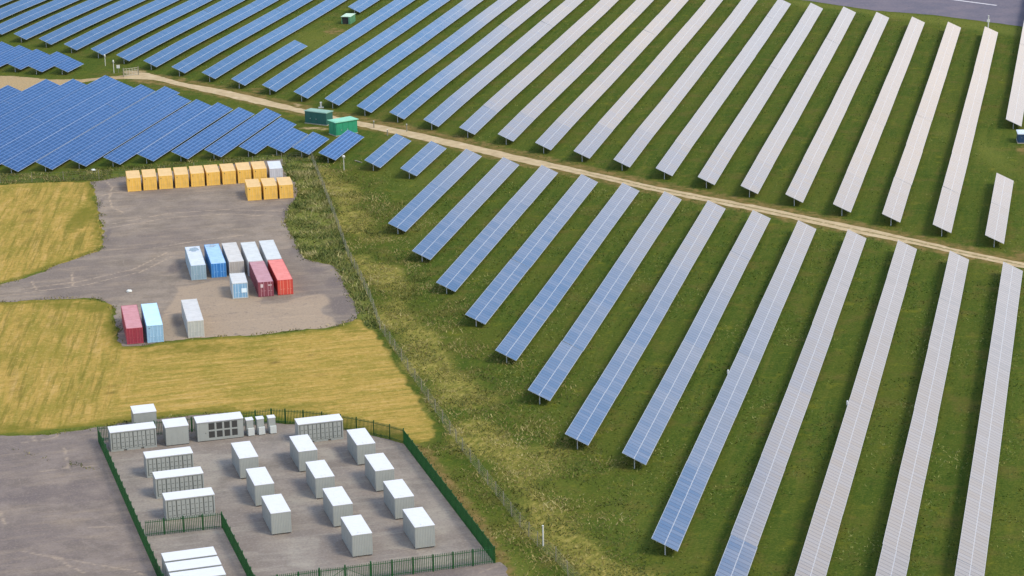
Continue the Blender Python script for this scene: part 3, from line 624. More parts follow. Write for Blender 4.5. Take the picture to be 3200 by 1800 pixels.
M_GLASS = panel_material('panel_glass', 3.42, 2, 1.0, (.13, .03), True, (.225, .24, .275), ((.11, .12, .155), (.22, .24, .28)), .92, (.29, .31, .35))
M_GLASS_B = panel_material('panel_glass_gridded', 3.63, 5, 2.2, (.16, .18), False, (.105, .135, .215), ((.24, .29, .40), (.28, .33, .44)), .9, (.17, .21, .30))
M_ALU = paint('aluminium', (.42, .44, .46), .45, .3)
M_UNDER = paint('panel_backsheet', (.06, .065, .075), .6, .3)
M_STEEL = paint('galvanised_steel', (.40, .42, .42), .5, .35)

def panel_bank_mesh(L, W, rise, mat):
    """glass laminate, u along +y, sloping down towards +x; origin at the middle of its low edge's near end"""
    m = MB(); th = .045; H = rise
    k = max(1, int(L/6))
    for i in range(k):
        a, b = L*i/k, L*(i+1)/k
        m.quad((-W[0], a, H), (0, a, 0), (0, b, 0), (-W[0], b, H), 0, ((a, 0), (a, W[1]), (b, W[1]), (b, 0)))
    m.quad((-W[0], 0, H-th), (-W[0], L, H-th), (0, L, -th), (0, 0, -th), 2)
    m.quad((0, 0, -th), (0, L, -th), (0, L, 0), (0, 0, 0), 1)
    m.quad((-W[0], L, H-th), (-W[0], 0, H-th), (-W[0], 0, H), (-W[0], L, H), 1)
    m.quad((-W[0], 0, H-th), (0, 0, -th), (0, 0, 0), (-W[0], 0, H), 1)
    m.quad((0, L, -th), (-W[0], L, H-th), (-W[0], L, H), (0, L, 0), 1)
    return m.mesh('panel_bank', [mat, M_ALU, M_UNDER])
def post_mesh(w, zl, zh):
    m = MB(); xm = -w*.52; zm = zl + (zh-zl)*.52
    m.box(xm-.06, -.05, -.25, xm+.06, .05, zm-.2)
    m.bar((-.15*w, 0, zl+(zh-zl)*.15-.24), (-.92*w, 0, zl+(zh-zl)*.92-.24), .09, .12)
    for f in (.2, .8): m.bar((-f*w, -.7, zl+(zh-zl)*f-.19), (-f*w, .7, zl+(zh-zl)*f-.19), .07, .05)
    return m.mesh('support_post', M_STEEL)
KIND = {'A': (3.1156, .8, 2.217, M_GLASS), 'B': (3.1156, .8, 2.217, M_GLASS), 'C': (3.36, .8, 2.18, M_GLASS_B), 'D': (3.36, .8, 2.18, M_GLASS_B)}
POSTS = {k: post_mesh(KIND[k][0], KIND[k][1], KIND[k][2]) for k in ('A', 'C')}
POSTS['B'] = POSTS['A']; POSTS['D'] = POSTS['C']
JB = MB().box(-.20, -.18, -.30, .02, .18, .24).box(-.17, -.15, .24, -.02, .15, .28).mesh('junction_box', paint('inverter_white', (.5, .52, .52), .4, .1))
ORD = ['', 'first', 'second', 'third', 'fourth', 'fifth', 'sixth', 'seventh', 'eighth', 'ninth', 'tenth', 'eleventh', 'twelfth', 'thirteenth', 'fourteenth', 'fifteenth', 'sixteenth', 'seventeenth', 'eighteenth', 'nineteenth', 'twentieth']
def nth(n):
    if n <= 20: return ORD[n]
    if n < 30: return 'twenty-' + ORD[n-20]
    return 'thirtieth' if n == 30 else 'thirty-' + ORD[n-30]
def row_label(fam, k):
    if fam == 'A':
        g = 'solar rows in the field beyond the gravel track'
        if k == -1: return 'white-looking solar row cut by the right frame edge, near the navy box', g
        if k == 0: return 'short stand-alone white solar row beyond the track at the right edge', g
        if k == 19: return 'short blue solar row ending before the bare patch near the small open kiosk', g
        if k == 119: return 'blue solar row whose near end starts just behind the small open-fronted green kiosk', g
        look = 'white-reflecting' if k <= 11 else ('half white, half blue' if k <= 14 else 'blue')
        return '%s long row beyond the track, %s full row from the right' % (look, nth(k if k < 19 else k-1)), g
    if fam == 'B':
        g = 'solar rows between the gravel track and the wire fence'
        if k == 1: return 'short blue solar row next to the single gridded table, first below the track', g
        if k == 2: return 'short blue solar row just below the track, second from the gridded table', g
        if k == 15: return 'pale solar row at the right frame edge below the track', g
        look = 'pale white-grey' if k >= 12 else ('blue, white-ended' if k >= 9 else 'sky-blue')
        return '%s long solar row below the track, %s of the long ones from the left' % (look, nth(k-2)), g
    if fam == 'C':
        g = 'densely packed gridded solar rows behind the yellow containers'
        if k == 0: return 'single short gridded solar table standing apart below the bright green substation', g
        return 'densely packed dark blue gridded row, %s left of the stand-alone table' % nth(k), g
    g = 'small block of gridded solar rows at the far left'
    return 'far-left small block above the sandy ground, %s gridded row from its right end' % nth(k+1), g
def build_rows():
    for fam, k, s, n0, n1 in ROWS:
        w, zl, zh, glass = KIND[fam]
        slope = math.hypot(w, zh-zl); rnd = random.Random(hash((fam, k)) % 9999 if False else (ord(fam)*131 + k*17))
        o = empty('solar_row', PE*s + AL*n0, -PHI)
        lab, grp = row_label(fam, k)
        tag(o, lab, 'solar row', grp)
        L = n1-n0; ns = max(1, round(L/rnd.uniform(19, 27))); cuts = [0.0]
        for i in range(1, ns): cuts.append(L*i/ns + rnd.uniform(-2, 2))
        cuts.append(L)
        dt = 0.0
        for a, b in zip(cuts, cuts[1:]):
            dt = dt*.4 + rnd.gauss(0, .30)
            me = panel_bank_mesh(b-a-.02, (w, slope), zh-zl, glass)
            zt = lambda y: .13*math.sin((n0+y)/29 + s*.02) + .06*math.sin((n0+y)/12.5 + s*.05)
            link_mesh('panel_bank', me, o, (0, a+.01, zl + zt(a)), (math.atan2(zt(b)-zt(a), b-a), math.radians(dt), math.radians(rnd.gauss(0, .06))))
        step = 5.8; m = int((L-1.6)/step)+1
        for i in range(min(m+1, 100)):
            p = .8 + i*(L-1.6)/max(1, m)
            link_mesh('support_post', POSTS[fam], o, (0, p, zt(p)))
        for (ff, kk, yy) in ROW_BOXES:
            if (ff, kk) == (fam, k): link_mesh('junction_box', JB, o, (-w-.02, yy-n0, zh-.1))
build_rows()

# ------------------------------------------------------------------ shipping containers
M_RUST = paint('rusty_steel', (.13, .08, .05), .7, .4)
def iso_container(w, d, h, wall, roof, doorm, barm, vent=True):
    """ISO container, doors at its y=0 end; returns its Empty at the base centre with parts"""
    o = empty('shipping_container', (0, 0, 0)); c = .13; X = w/2; Y = d/2
    b = MB(); n = int(d/.36)
    b.corr((X-.05, -Y+c), (X-.05, Y-c), .14, h-.10, n, .035); b.corr((-X+.05, Y-c), (-X+.05, -Y+c), .14, h-.10, n, .035)
    b.corr((X-c, Y-.05), (-X+c, Y-.05), .14, h-.10, 6, .035)
    b.quad((-X+.06, -Y+.06, .16), (X-.06, -Y+.06, .16), (X-.06, Y-.06, .16), (-X+.06, Y-.06, .16))
    b.build('walls', wall, o)
    r = MB(); k = int(d/.6); st = (d-.16)/k
    for i in range(k):
        y0 = -Y+.08+i*st
        for fa, fb, za, zb in ((0, .35, 0, 0), (.35, .45, 0, .025), (.45, .9, .025, .025), (.9, 1, .025, 0)):
            r.quad((-X+.06, y0+fa*st, h-.035+za), (X-.06, y0+fa*st, h-.035+za), (X-.06, y0+fb*st, h-.035+zb), (-X+.06, y0+fb*st, h-.035+zb))
    r.build('roof', roof, o)
    f = MB()
    for sx in (-1, 1):
        for sy in (-1, 1):
            x0, y0 = (X-c if sx > 0 else -X), (Y-c if sy > 0 else -Y)
            f.box(x0, y0, 0, x0+c, y0+c, h)
        x0 = X-.07 if sx > 0 else -X
        f.box(x0, -Y+c, h-.10, x0+.07, Y-c, h-.012); f.box(x0, -Y+c, .02, x0+.07, Y-c, .15)
    for sy in (-1, 1):
        y0 = Y-.08 if sy > 0 else -Y
        f.box(-X+c, y0, h-.13, X-c, y0+.08, h-.012); f.box(-X+c, y0, .02, X-c, y0+.08, .17)
    f.build('frame', wall, o)
    for sx in (-1, 1):
        dm = MB(); a, e = (-X+c+.01, -.012) if sx < 0 else (.012, X-c-.01)
        dm.box(a, -Y+.025, .18, e, -Y+.065, h-.14)
        for zz in (.55, 1.05, 1.55, 2.05): dm.box(a+.05, -Y+.012, zz-.13, e-.05, -Y+.025, zz+.13)
        do = dm.build('door', doorm, o)
        lb = MB(); mid = (a+e)/2
        for q in (-.22, .22):
            lb.bar((mid+q, -Y-.012, .06), (mid+q, -Y-.012, h-.04), .045, n=6)
            lb.box(mid+q-.02, -Y-.05, .95, mid+q+.26, -Y-.03, 1.0)
        lb.build('locking_bar', barm, do)
    if vent: MB().box(-X+.30, -Y+.004, h-.52, -X+.52, -Y+.03, h-.36).build('vent', M_DARK, o)
    return o
M_DARK = paint('dark_opening', (.03, .028, .026), .7, .2)
M_STEEL_LT = paint('door_steel', (.5, .5, .5), .45, .3)
def place(o, x, y, yaw, w, d):
    """x, y: the front-left base corner as surveyed"""
    a = math.radians(yaw); ex = Vector((math.cos(a), math.sin(a), 0)); ey = Vector((-math.sin(a), math.cos(a), 0))
    o.location = Vector((x, y, .02)) + ex*(w/2) + ey*(d/2); o.rotation_euler = (0, 0, a)
    return o
YEL = (.74, .45, .095)
m_yel, m_yelr, m_yeld = paint('yellow_steel', YEL, .45, .3, .12), paint('yellow_roof', (.60, .40, .17), .6, .3), paint('yellow_door', (.76, .46, .095), .45, .4, .15)
ybar = paint('yellow_bar', (.68, .48, .18), .45, .2)
proto = iso_container(2.5, 6.06, 2.55, m_yel, m_yelr, m_yeld, ybar)
names = ['leftmost yellow container of the long line at the back of the yard', 'second yellow container from the left end of the long back line', 'third yellow container from the left end of the long back line', 'fourth yellow container from the left end of the long back line', 'middle yellow container of the nine in the long back line', 'sixth yellow container from the left end of the long back line', 'seventh yellow container of the long back line, third from its white end', 'eighth yellow container of the long back line, partly behind the front three', 'yellow container of the back line standing directly beside the white one']
for i, lab in enumerate(names):
    o = proto if i == 0 else copy_tree(proto)
    f = i/8
    place(o, -71.19 + (-48.17+71.19)*f + random.uniform(-.05, .05), 440.85 + (446.05-440.85)*f + random.uniform(-.06, .06), 10.8+random.uniform(-.9, .7), 2.5, 6.06)
    tag(o, lab, 'shipping container', 'yellow containers in the back line')
for x, y, yaw, lab in ((-48.01, 432.42, 10.3, 'left one of the three yellow containers standing in front of the back line'), (-45.11, 433.0, 10.5, 'middle one of the three yellow containers standing in front of the back line'), (-42.25, 433.46, 9.9, 'right one of three forward yellow containers, next to the scrub')):
    o = copy_tree(proto); place(o, x, y, yaw, 2.5, 6.06); tag(o, lab, 'shipping container', 'three yellow containers in front')
def colour_box(name, x, y, yaw, d, h, wall, roof, door, bar, lab, grp, vent=False):
    w = 2.45
    mw, mr, md, mb = paint(name+'_wall', wall, .5, .3, .12), paint(name+'_roof', roof, .6, .3), paint(name+'_door', door, .5, .35, .12), paint(name+'_bar', bar, .5, .2)
    o = iso_container(w, d, h, mw, mr, md, mb, vent); place(o, x, y, yaw, w, d); tag(o, lab, 'shipping container', grp)
    return o
g1 = 'coloured containers in the middle of the yard'
colour_box('white', -45.19, 446.3, 9.6, 6.06, 2.5, (.50, .50, .535), (.52, .54, .54), (.50, .50, .535), (.6, .6, .62), 'only white container in the yellow line at the back of the yard', 'yellow containers in the back line')
lb = colour_box('pale_blue', -52.28, 382.0, 11.8, 11.6, 2.5, (.28, .38, .44), (.50, .54, .60), (.24, .35, .42), (.4, .5, .56), 'long pale grey-blue container with a dark puddle on its roof', g1)
bl = colour_box('blue', -49.12, 383.2, 12.0, 12.0, 2.4, (.06, .21, .46), (.30, .46, .66), (.035, .19, .50), (.25, .5, .75), 'long bright blue container beside the pale grey-blue one', g1)
colour_box('cream', -46.28, 384.1, 12.0, 11.8, 2.4, (.46, .43, .40), (.49, .475, .45), (.40, .37, .34), (.5, .47, .44), 'long cream container between the blue one and the whites', g1)
colour_box('white', -43.10, 383.7, 11.8, 11.8, 2.55, (.48, .49, .49), (.50, .52, .515), (.45, .46, .46), (.55, .55, .55), 'long white container directly behind the maroon one', g1)
colour_box('white', -40.09, 384.6, 11.8, 11.8, 2.55, (.48, .49, .49), (.50, .52, .515), (.45, .46, .46), (.55, .55, .55), 'long white container directly behind the bright red one', g1)
colour_box('maroon', -40.38, 371.9, 12.2, 12.2, 2.45, (.20, .045, .065), (.40, .21, .23), (.22, .055, .075), (.52, .30, .33), 'long maroon container with pale door bars beside the bright red one', g1)
mn = COL.objects.get('shipping_container') and [o for o in COL.objects if o.get('label', '').startswith('long maroon')][0]
MB().box(-.85, -6.13, 1.55, -.45, -6.105, 2.1).box(.3, -6.13, 1.8, .95, -6.105, 1.95).build('placard', paint('placard_pale', (.55, .45, .45), .5, .3), mn)
colour_box('red', -37.35, 372.7, 12.6, 12.0, 2.5, (.48, .05, .04), (.62, .19, .16), (.56, .075, .05), (.72, .30, .22), 'long bright red container at the right of the yard group', g1)
sm = colour_box('small_blue', -44.4, 371.2, 10.5, 5.8, 2.56, (.42, .46, .47), (.50, .50, .49), (.20, .38, .56), (.55, .68, .76), 'short pale container with a light blue front, before the cream one', g1)
g2 = 'three containers at the front edge of the yard'
colour_box('dark_red', -58.0, 348.9, 12.1, 12.0, 2.5, (.30, .045, .07), (.46, .21, .22), (.27, .035, .06), (.36, .08, .10), 'long dark red container at the grass edge of the yard', g2)
colour_box('sky_blue', -55.0, 349.4, 12.1, 11.6, 2.7, (.28, .46, .62), (.44, .64, .76), (.26, .44, .62), (.42, .60, .74), 'long light blue container next to the dark red one', g2, True)
colour_box('light_grey', -49.1, 351.4, 11.9, 11.5, 2.65, (.47, .46, .43), (.49, .485, .475), (.42, .44, .42), (.52, .52, .5), 'long off-white container standing alone at the front of the yard', g2)
def puddle(parent, cx, cy, rx, ry, z, col, seed):
    m = MB(); r = random.Random(seed); pts = []
    for k in range(18):
        a = 2*math.pi*k/18; q = r.uniform(.75, 1.1); pts.append((cx+rx*q*math.cos(a), cy+ry*q*math.sin(a), z))
    i = len(m.v); m.v += pts + [(x, y, z-.01) for x, y, z in pts]; m.f.append(tuple(range(18))); m.m.append(0)
    for k in range(18): m.f.append((18+k, 18+(k+1) % 18, (k+1) % 18, k)); m.m.append(0)
    m.build('rain_puddle', paint('puddle', col, .25, .5), parent)
puddle(lb, .15, 3.9, .85, 1.25, 2.512, (.17, .24, .28), 3); puddle(bl, -.1, 4.9, .85, .8, 2.412, (.22, .32, .40), 5)
MB().box(.18, -2.935, .95, 1.0, -2.905, 1.65).build('notice_panel', paint('notice_white', (.66, .78, .84), .5, .1), sm)

# ------------------------------------------------------------------ battery compound
M_CAB = paint('cabinet_grey', (.285, .30, .282), .5, .18)
M_CABD = paint('cabinet_shadow_gap', (.10, .108, .10), .6, .2)
M_ROOF = paint('white_roof', (.58, .585, .60), .55, .06)
M_FOOT = paint('dark_foot', (.05, .042, .042), .8, .2)
M_PANE = NT('window_glass').done((.045, .046, .045), .2, .5)
def battery_container(w=2.44, d=5.97, h=2.88):
    o = empty('battery_container', (0, 0, 0)); X, Y = w/2, d/2
    b = MB()
    b.corr((-X+.03, -Y+.03), (X-.03, -Y+.03), .16, h-.05, 12, .022); b.corr((X-.03, -Y+.03), (X-.03, Y-.03), .16, h-.05, 28, .022)
    b.corr((X-.03, Y-.03), (-X+.03, Y-.03), .16, h-.05, 12, .022); b.corr((-X+.03, Y-.03), (-X+.03, -Y+.03), .16, h-.05, 28, .022)
    b.quad((-X+.03, -Y+.03, .16), (-X+.03, Y-.03, .16), (X-.03, Y-.03, .16), (X-.03, -Y+.03, .16))
    for sx in (-1, 1):
        for sy in (-1, 1): b.box(sx*X-(.07 if sx > 0 else 0), sy*Y-(.07 if sy > 0 else 0), .15, sx*X+(0 if sx > 0 else .07), sy*Y+(0 if sy > 0 else .07), h-.06)
    b.build('body', M_CAB, o)
    r = MB().box(-X-.015, -Y-.015, h-.06, X+.015, Y+.015, h)
    for i in range(5): r.box(-X+.12, -Y+.3+i*1.1, h, X-.12, -Y+1.25+i*1.1, h+.012)
    r.build('roof', M_ROOF, o)
    MB().box(-.35, -Y+.45, h+.012, .3, -Y+.75, h+.07).build('roof_vent', M_ROOF, o)
    for sx in (-1, 1):
        for sy in (-1, 1): MB().box(sx*(X-.32)-.17, sy*(Y-.2)-.17, -.03, sx*(X-.32)+.17, sy*(Y-.2)+.17, .16).build('foot', M_FOOT, o)
    return o
bat = battery_container()
BL = {('left', 0): (-35.249, 292.101), ('left', 1): (-32.383, 282.594), ('left', 2): (-29.556, 273.249),
      ('middle', 0): (-27.841, 294.146), ('middle', 1): (-25.013, 284.646), ('middle', 2): (-22.213, 275.334), ('middle', 3): (-19.383, 265.940),
      ('right', 0): (-20.451, 296.149), ('right', 1): (-17.620, 286.738), ('right', 2): (-14.820, 277.399), ('right', 3): (-12.059, 268.014)}
pos = {'left': ['farthest from the gate', 'middle one', 'nearest the gate'], 'middle': ['farthest from the gate', 'second from the back', 'third from the back', 'nearest the gate'], 'right': ['farthest from the gate', 'second from the back', 'third from the back', 'nearest the front fence']}
first = True
for (cname, i), (x, y) in BL.items():
    o = bat if first else copy_tree(bat); first = False
    place(o, x, y, 16.096, 2.44, 5.97); tag(o, 'white-roofed grey battery container in the %s column of the compound, %s' % (cname, pos[cname][i]), 'battery container', 'battery containers in three columns')
def inverter_container(w=6.06, d=2.44, h=2.75):
    o = empty('inverter_container', (0, 0, 0)); X, Y = w/2, d/2
    b = MB()
    b.box(-X+.04, -Y+.07, .20, X-.04, Y-.04, h-.05, 1)
    b.corr((X-.03, -Y+.1), (X-.03, Y-.03), .22, h-.06, 9, .02); b.corr((-X+.03, Y-.03), (-X+.03, -Y+.1), .22, h-.06, 9, .02); b.corr((X-.03, Y-.03), (-X+.03, Y-.03), .22, h-.06, 26, .02)
    for sx in (-1, 1):
        b.box(sx*X-(.16 if sx > 0 else 0), -Y, .18, sx*X+(0 if sx > 0 else .16), -Y+.16, h-.06)
        b.box(sx*X-(.10 if sx > 0 else 0), Y-.10, .18, sx*X+(0 if sx > 0 else .10), Y, h-.06)
    b.box(-X+.16, -Y+.01, h-.20, X-.16, -Y+.10, h-.06); b.box(-X+.16, -Y+.01, .18, X-.16, -Y+.10, .28)
    b.build('body', [M_CAB, M_CABD], o)
    MB().box(-X-.02, -Y-.03, h-.06, X+.02, Y+.02, h).build('roof', M_ROOF, o)
    for x0, x1 in ((-X, -X+1.7), (-X+2.1, X-2.1), (X-1.7, X)): MB().box(x0, -Y+.02, -.03, x1, Y-.02, .19).build('skid', M_CAB, o)
    n = 10; g0 = -X+.24; st = (w-.48)/n; r = random.Random(5)
    for i in range(n):
        a = g0+i*st+.045; e = g0+(i+1)*st-.045 - (.06 if i % 3 == 1 else 0)
        p = MB().box(a, -Y+.025, .33, e, -Y+.085, h-.27)
        for q in range(3): p.box(a+.08, -Y+.012, .55+q*.62, e-.10, -Y+.025, .62+q*.62, 1)
        p.build('door_panel', [M_CAB, M_CABD], o)
    return o
inv = inverter_container()
for i, (x, y, lab, yw) in enumerate(((-53.44, 303.0, 'long ribbed grey container in the back left corner of the compound', 15.6), (-47.33, 293.2, 'rearmost of the three long ribbed containers stepped down the left side', 16.1), (-45.15, 285.9, 'middle of the three long ribbed containers stepped down the left side', 16.1), (-42.95, 278.6, 'front one of three long ribbed containers, just behind the inner fence', 16.1), (-28.74, 304.66, 'long ribbed grey container at the back right by the curved fence', 15.3))):
    o = inv if i == 0 else copy_tree(inv); place(o, x, y, yw, 6.06, 2.44); tag(o, lab, 'equipment container', 'long ribbed equipment containers')
for x, y, lab in ((-40.59, 259.75, 'rear one of the white-roofed units in the small corner pen'), (-39.75, 256.86, 'middle one of the white-roofed units in the small corner pen'), (-38.93, 253.97, 'front white-roofed unit in the corner pen, cut by the bottom edge')):
    o = copy_tree(inv); place(o, x, y, 16.5, 6.06, 2.3); tag(o, lab, 'equipment container', 'white-roofed units in the corner pen')
def plain_cabin(name, w, d, h):
    o = empty(name, (0, 0, 0)); X, Y = w/2, d/2
    b = MB().box(-X+.03, -Y+.03, .12, X-.03, Y-.03, h-.08)
    for i in range(5):
        x = -X+.03+i*(w-.06)/4; b.box(x-.02, -Y+.015, .14, x+.02, -Y+.03, h-.09); 
    for sx in (-1, 1):
        for i in range(5):
            y = -Y+.03+i*(d-.06)/4; b.box(min(sx*(X-.03), sx*(X-.015)), y-.02, .14, max(sx*(X-.03), sx*(X-.015)), y+.02, h-.09)
    b.build('body', M_CAB, o)
    MB().box(-X-.03, -Y-.03, h-.08, X+.03, Y+.03, h).box(-X+.25, -Y+.25, h, X-.25, Y-.25, h+.02).build('roof', M_ROOF, o)
    MB().box(-X+.06, -Y+.06, -.03, X-.06, Y-.06, .12).build('plinth', M_FOOT, o)
    return o
tag(place(plain_cabin('switchgear_cabin', 3.08, 3.23, 2.7), -46.36, 304.69, 15.2, 3.08, 3.23), 'square grey cabin between the corner container and the windowed building', 'cabin')
tag(place(plain_cabin('switchgear_cabin', 3.09, 3.11, 2.61), -51.46, 310.75, 15.2, 3.09, 3.11), 'square grey cabin just outside the back fence, on the yellow grass edge', 'cabin')
def control_building(w=6.2, d=2.48, h=2.81):
    o = empty('control_building', (0, 0, 0)); X, Y = w/2, d/2
    b = MB().box(-X+.03, -Y+.09, .1, X-.03, Y-.03, h-.1)
    cols = [(1.48, 2.38), (2.54, 3.42), (3.58, 4.44), (4.60, 5.44)]; xs = [0] + [v for c_ in cols for v in c_] + [w]
    for a, e in zip(xs[0::2], xs[1::2]): b.box(-X+a, -Y, .1, -X+e, -Y+.09, h-.1)
    for a, e in cols:
        b.box(-X+a, -Y, .1, -X+e, -Y+.09, .40); b.box(-X+a, -Y, 1.40, -X+e, -Y+.09, 1.52); b.box(-X+a, -Y, 2.56, -X+e, -Y+.09, h-.1)
    b.build('walls', M_CAB, o)
    MB().box(-X-.05, -Y-.10, h-.1, X+.05, Y+.05, h).box(-X+1.5, -Y+.3, h, -X+1.9, -Y+.6, h+.05).build('roof', M_ROOF, o)
    for a, e in cols:
        for z0, z1 in ((.40, 1.40), (1.52, 2.56)):
            fr = MB()
            for p in ((a, z0, a+.05, z1), (e-.05, z0, e, z1), (a+.05, z0, e-.05, z0+.05), (a+.05, z1-.05, e-.05, z1)): fr.box(-X+p[0], -Y+.02, p[1], -X+p[2], -Y+.07, p[3])
            f = fr.build('window', M_CAB, o)
            MB().box(-X+a+.05, -Y+.04, z0+.05, -X+e-.05, -Y+.055, z1-.05).build('pane', M_PANE, f)
    MB().box(-X+.02, -Y+.02, -.03, X-.02, Y-.02, .1).build('plinth', M_FOOT, o)
    dr = MB().box(-X+.35, -Y-.02, .14, -X+1.2, -Y, 2.2).build('door', M_CAB, o)
    MB().box(-X+1.08, -Y-.05, 1.1, -X+1.14, -Y-.02, 1.25).build('handle', M_FOOT, dr)
    return o
tag(place(control_building(), -42.33, 306.03, 15.4, 6.2, 2.48), 'grey building with a two by four grid of dark windows at the back fence', 'building')
def tall_cabinet(w=.96, d=1.1, h=2.26):
    o = empty('electrical_cabinet', (0, 0, 0)); X, Y = w/2, d/2
    MB().box(-X, -Y+.04, .08, X, Y, h-.08).build('body', M_CAB, o)
    MB().box(-X-.03, -Y-.02, h-.08, X+.03, Y+.03, h).build('roof', M_ROOF, o)
    MB().box(-X+.03, -Y+.015, 1.22, X-.03, -Y+.04, h-.11).build('door', M_CAB, o)
    v = MB().box(-X+.16, -Y-.28, .10, X+.05, -Y+.04, 1.10)
    v.build('lower_box', paint('cabinet_pale', (.50, .52, .50), .5, .15), o)
    MB().box(-X+.05, -Y+.05, -.03, X-.05, Y-.05, .08).build('plinth', M_FOOT, o)
    return o
tcab = tall_cabinet()
for i, (x, y, lab) in enumerate(((-35.98, 308.1, 'narrow grey cabinet right beside the windowed building'), (-34.59, 308.46, 'middle one of the three narrow grey cabinets'), (-33.09, 308.83, 'right-hand one of three narrow cabinets, nearest the open corner'))):
    o = tcab if i == 0 else copy_tree(tcab); place(o, x, y, 15.8, .96, 1.1); tag(o, lab, 'cabinet', 'narrow cabinets beside the windowed building')

# ------------------------------------------------------------------ green palisade fence
M_PAL = paint('green_fence_paint', (.0045, .066, .013), .5, .25)
PH = 2.1
def palisade(pts, label, cat='fence', skip_first=False, skip_last=False, name='palisade_fence'):
    V = [Vector((p[0], p[1], 0)) for p in pts]
    o = empty(name, V[0]); tag(o, label, cat, 'green palisade fences of the compound')
    base = V[0]; posts = []
    for s_, (a, b) in enumerate(zip(V, V[1:])):
        L = (b-a).length; n = max(1, round(L/2.4)); d = (b-a)/L
        for i in range(n):
            p, q = a+d*(L*i/n), a+d*(L*(i+1)/n); posts.append(p)
            m = MB(); l = (q-p).length; rz = math.atan2(d.y, d.x); k = int(l/.205)
            for j in range(k):
                x = (j+.5)*l/k
                m.box(x-.034, -.035, .06, x+.034, .012, PH)
            for z_ in (.30, PH-.28): m.box(.05, .013, z_-.03, l-.05, .05, z_+.03)
            m.build('fence_panel', M_PAL, o, p-base, (0, 0, rz))
    posts.append(V[-1])
    pm = MB().box(-.055, .02, -.1, .055, .12, PH+.10).mesh('fence_post', M_PAL)
    for i, p in enumerate(posts):
        if (i == 0 and skip_first) or (i == len(posts)-1 and skip_last): continue
        dd = (posts[min(i+1, len(posts)-1)]-posts[max(0, i-1)])
        link_mesh('fence_post', pm, o, p-base, (0, 0, math.atan2(dd.y, dd.x)))
    return o
palisade(PAL_LEFT, 'dark green palisade fence down the left side of the compound')
palisade(PAL_BACK, 'green palisade fence along the back, curving at its right end', skip_first=True)
palisade(PAL_RIGHT, 'green palisade fence slanting down the right side of the compound', skip_first=True)
palisade(PAL_FRONT[:4], 'green palisade fence on the front side, right of the double gate', skip_first=True, skip_last=True)
palisade(PAL_FRONT[5:], 'green palisade fence on the front side, left of the double gate', skip_first=True, skip_last=True)
palisade(PAL_INNER_A, 'short green cross fence closing the back of the corner pen', skip_first=True)
palisade(PAL_INNER_B, 'green palisade fence along the right side of the corner pen', skip_first=True)
def double_gate(a, mid, b):
    V = [Vector((p[0], p[1], 0)) for p in (a, mid, b)]
    o = empty('double_gate', V[1]); tag(o, 'green double gate with slanting braces in the front fence', 'gate')
    pm = MB().box(-.09, -.09, -.1, .09, .09, PH+.18).mesh('gate_post', M_PAL)
    for p in V: link_mesh('gate_post', pm, o, p-V[1])
    for p, q, flip in ((V[0], V[1], 0), (V[1], V[2], 1)):
        d = (q-p); l = d.length; m = MB(); k = int((l-.3)/.205)
        for j in range(k):
            x = .15+(j+.5)*(l-.3)/k; m.box(x-.03, -.012, .12, x+.03, .012, PH)
        for z_ in (.28, PH-.25): m.box(.12, .013, z_-.035, l-.12, .055, z_+.035)
        for x in (.12, l-.17): m.box(x, .013, .2, x+.05, .06, PH-.1)
        za, zb = (.3, PH-.3) if not flip else (PH-.3, .3)
        m.bar((.15, .075, za), (l-.15, .075, zb), .06, .04)
        m.build('gate_leaf', M_PAL, o, p-V[1], (0, 0, math.atan2(d.y, d.x)))
double_gate(*PAL_FRONT[3:6])

# ------------------------------------------------------------------ wire fence of the solar field
M_POST = paint('weathered_post', (.19, .18, .13), .8, .35)
M_WIRE = paint('fence_wire', (.17, .175, .13), .6, .2)
def wire_fence(pts, label, gap=4.2, h=1.75):
    V = [Vector((p[0], p[1], 0)) for p in pts]; o = empty('wire_fence', V[0]); tag(o, label, 'fence', 'wire fences round the solar field')
    r = random.Random(int(abs(V[0].x)*10)); tot = []
    for a, b in zip(V, V[1:]):
        L = (b-a).length; n = max(1, round(L/gap))
        for i in range(n): tot.append(a.lerp(b, i/n))
    tot.append(V[-1])
    pm = MB().bar((0, 0, -.2), (0, 0, h+.15), .08, n=6).mesh('fence_post', M_POST)
    for p in tot[:100]: link_mesh('fence_post', pm, o, p-V[0], (r.uniform(-.04, .04), r.uniform(-.04, .04), r.uniform(0, 3)))
    w = MB()
    for a, b in zip(tot, tot[1:]):
        d = (b-a); L = d.length
        for z_ in (.15, .45, .75, 1.05, 1.4, h): w.bar(a-V[0]+Vector((0, 0, z_)), b-V[0]+Vector((0, 0, z_)), .014)
        k = int(L/1.1)
        for j in range(k):
            p = a.lerp(b, (j+.5)/k)-V[0]; w.bar(p+Vector((0, 0, .1)), p+Vector((0, 0, h)), .012)
    w.build('wire_mesh', M_WIRE, o)
wire_fence(FENCE, 'thin wire fence on posts running diagonally down the middle of the photo')
wire_fence(FENCE_N, 'thin wire fence between the dense solar rows and the container yard', 5.5)

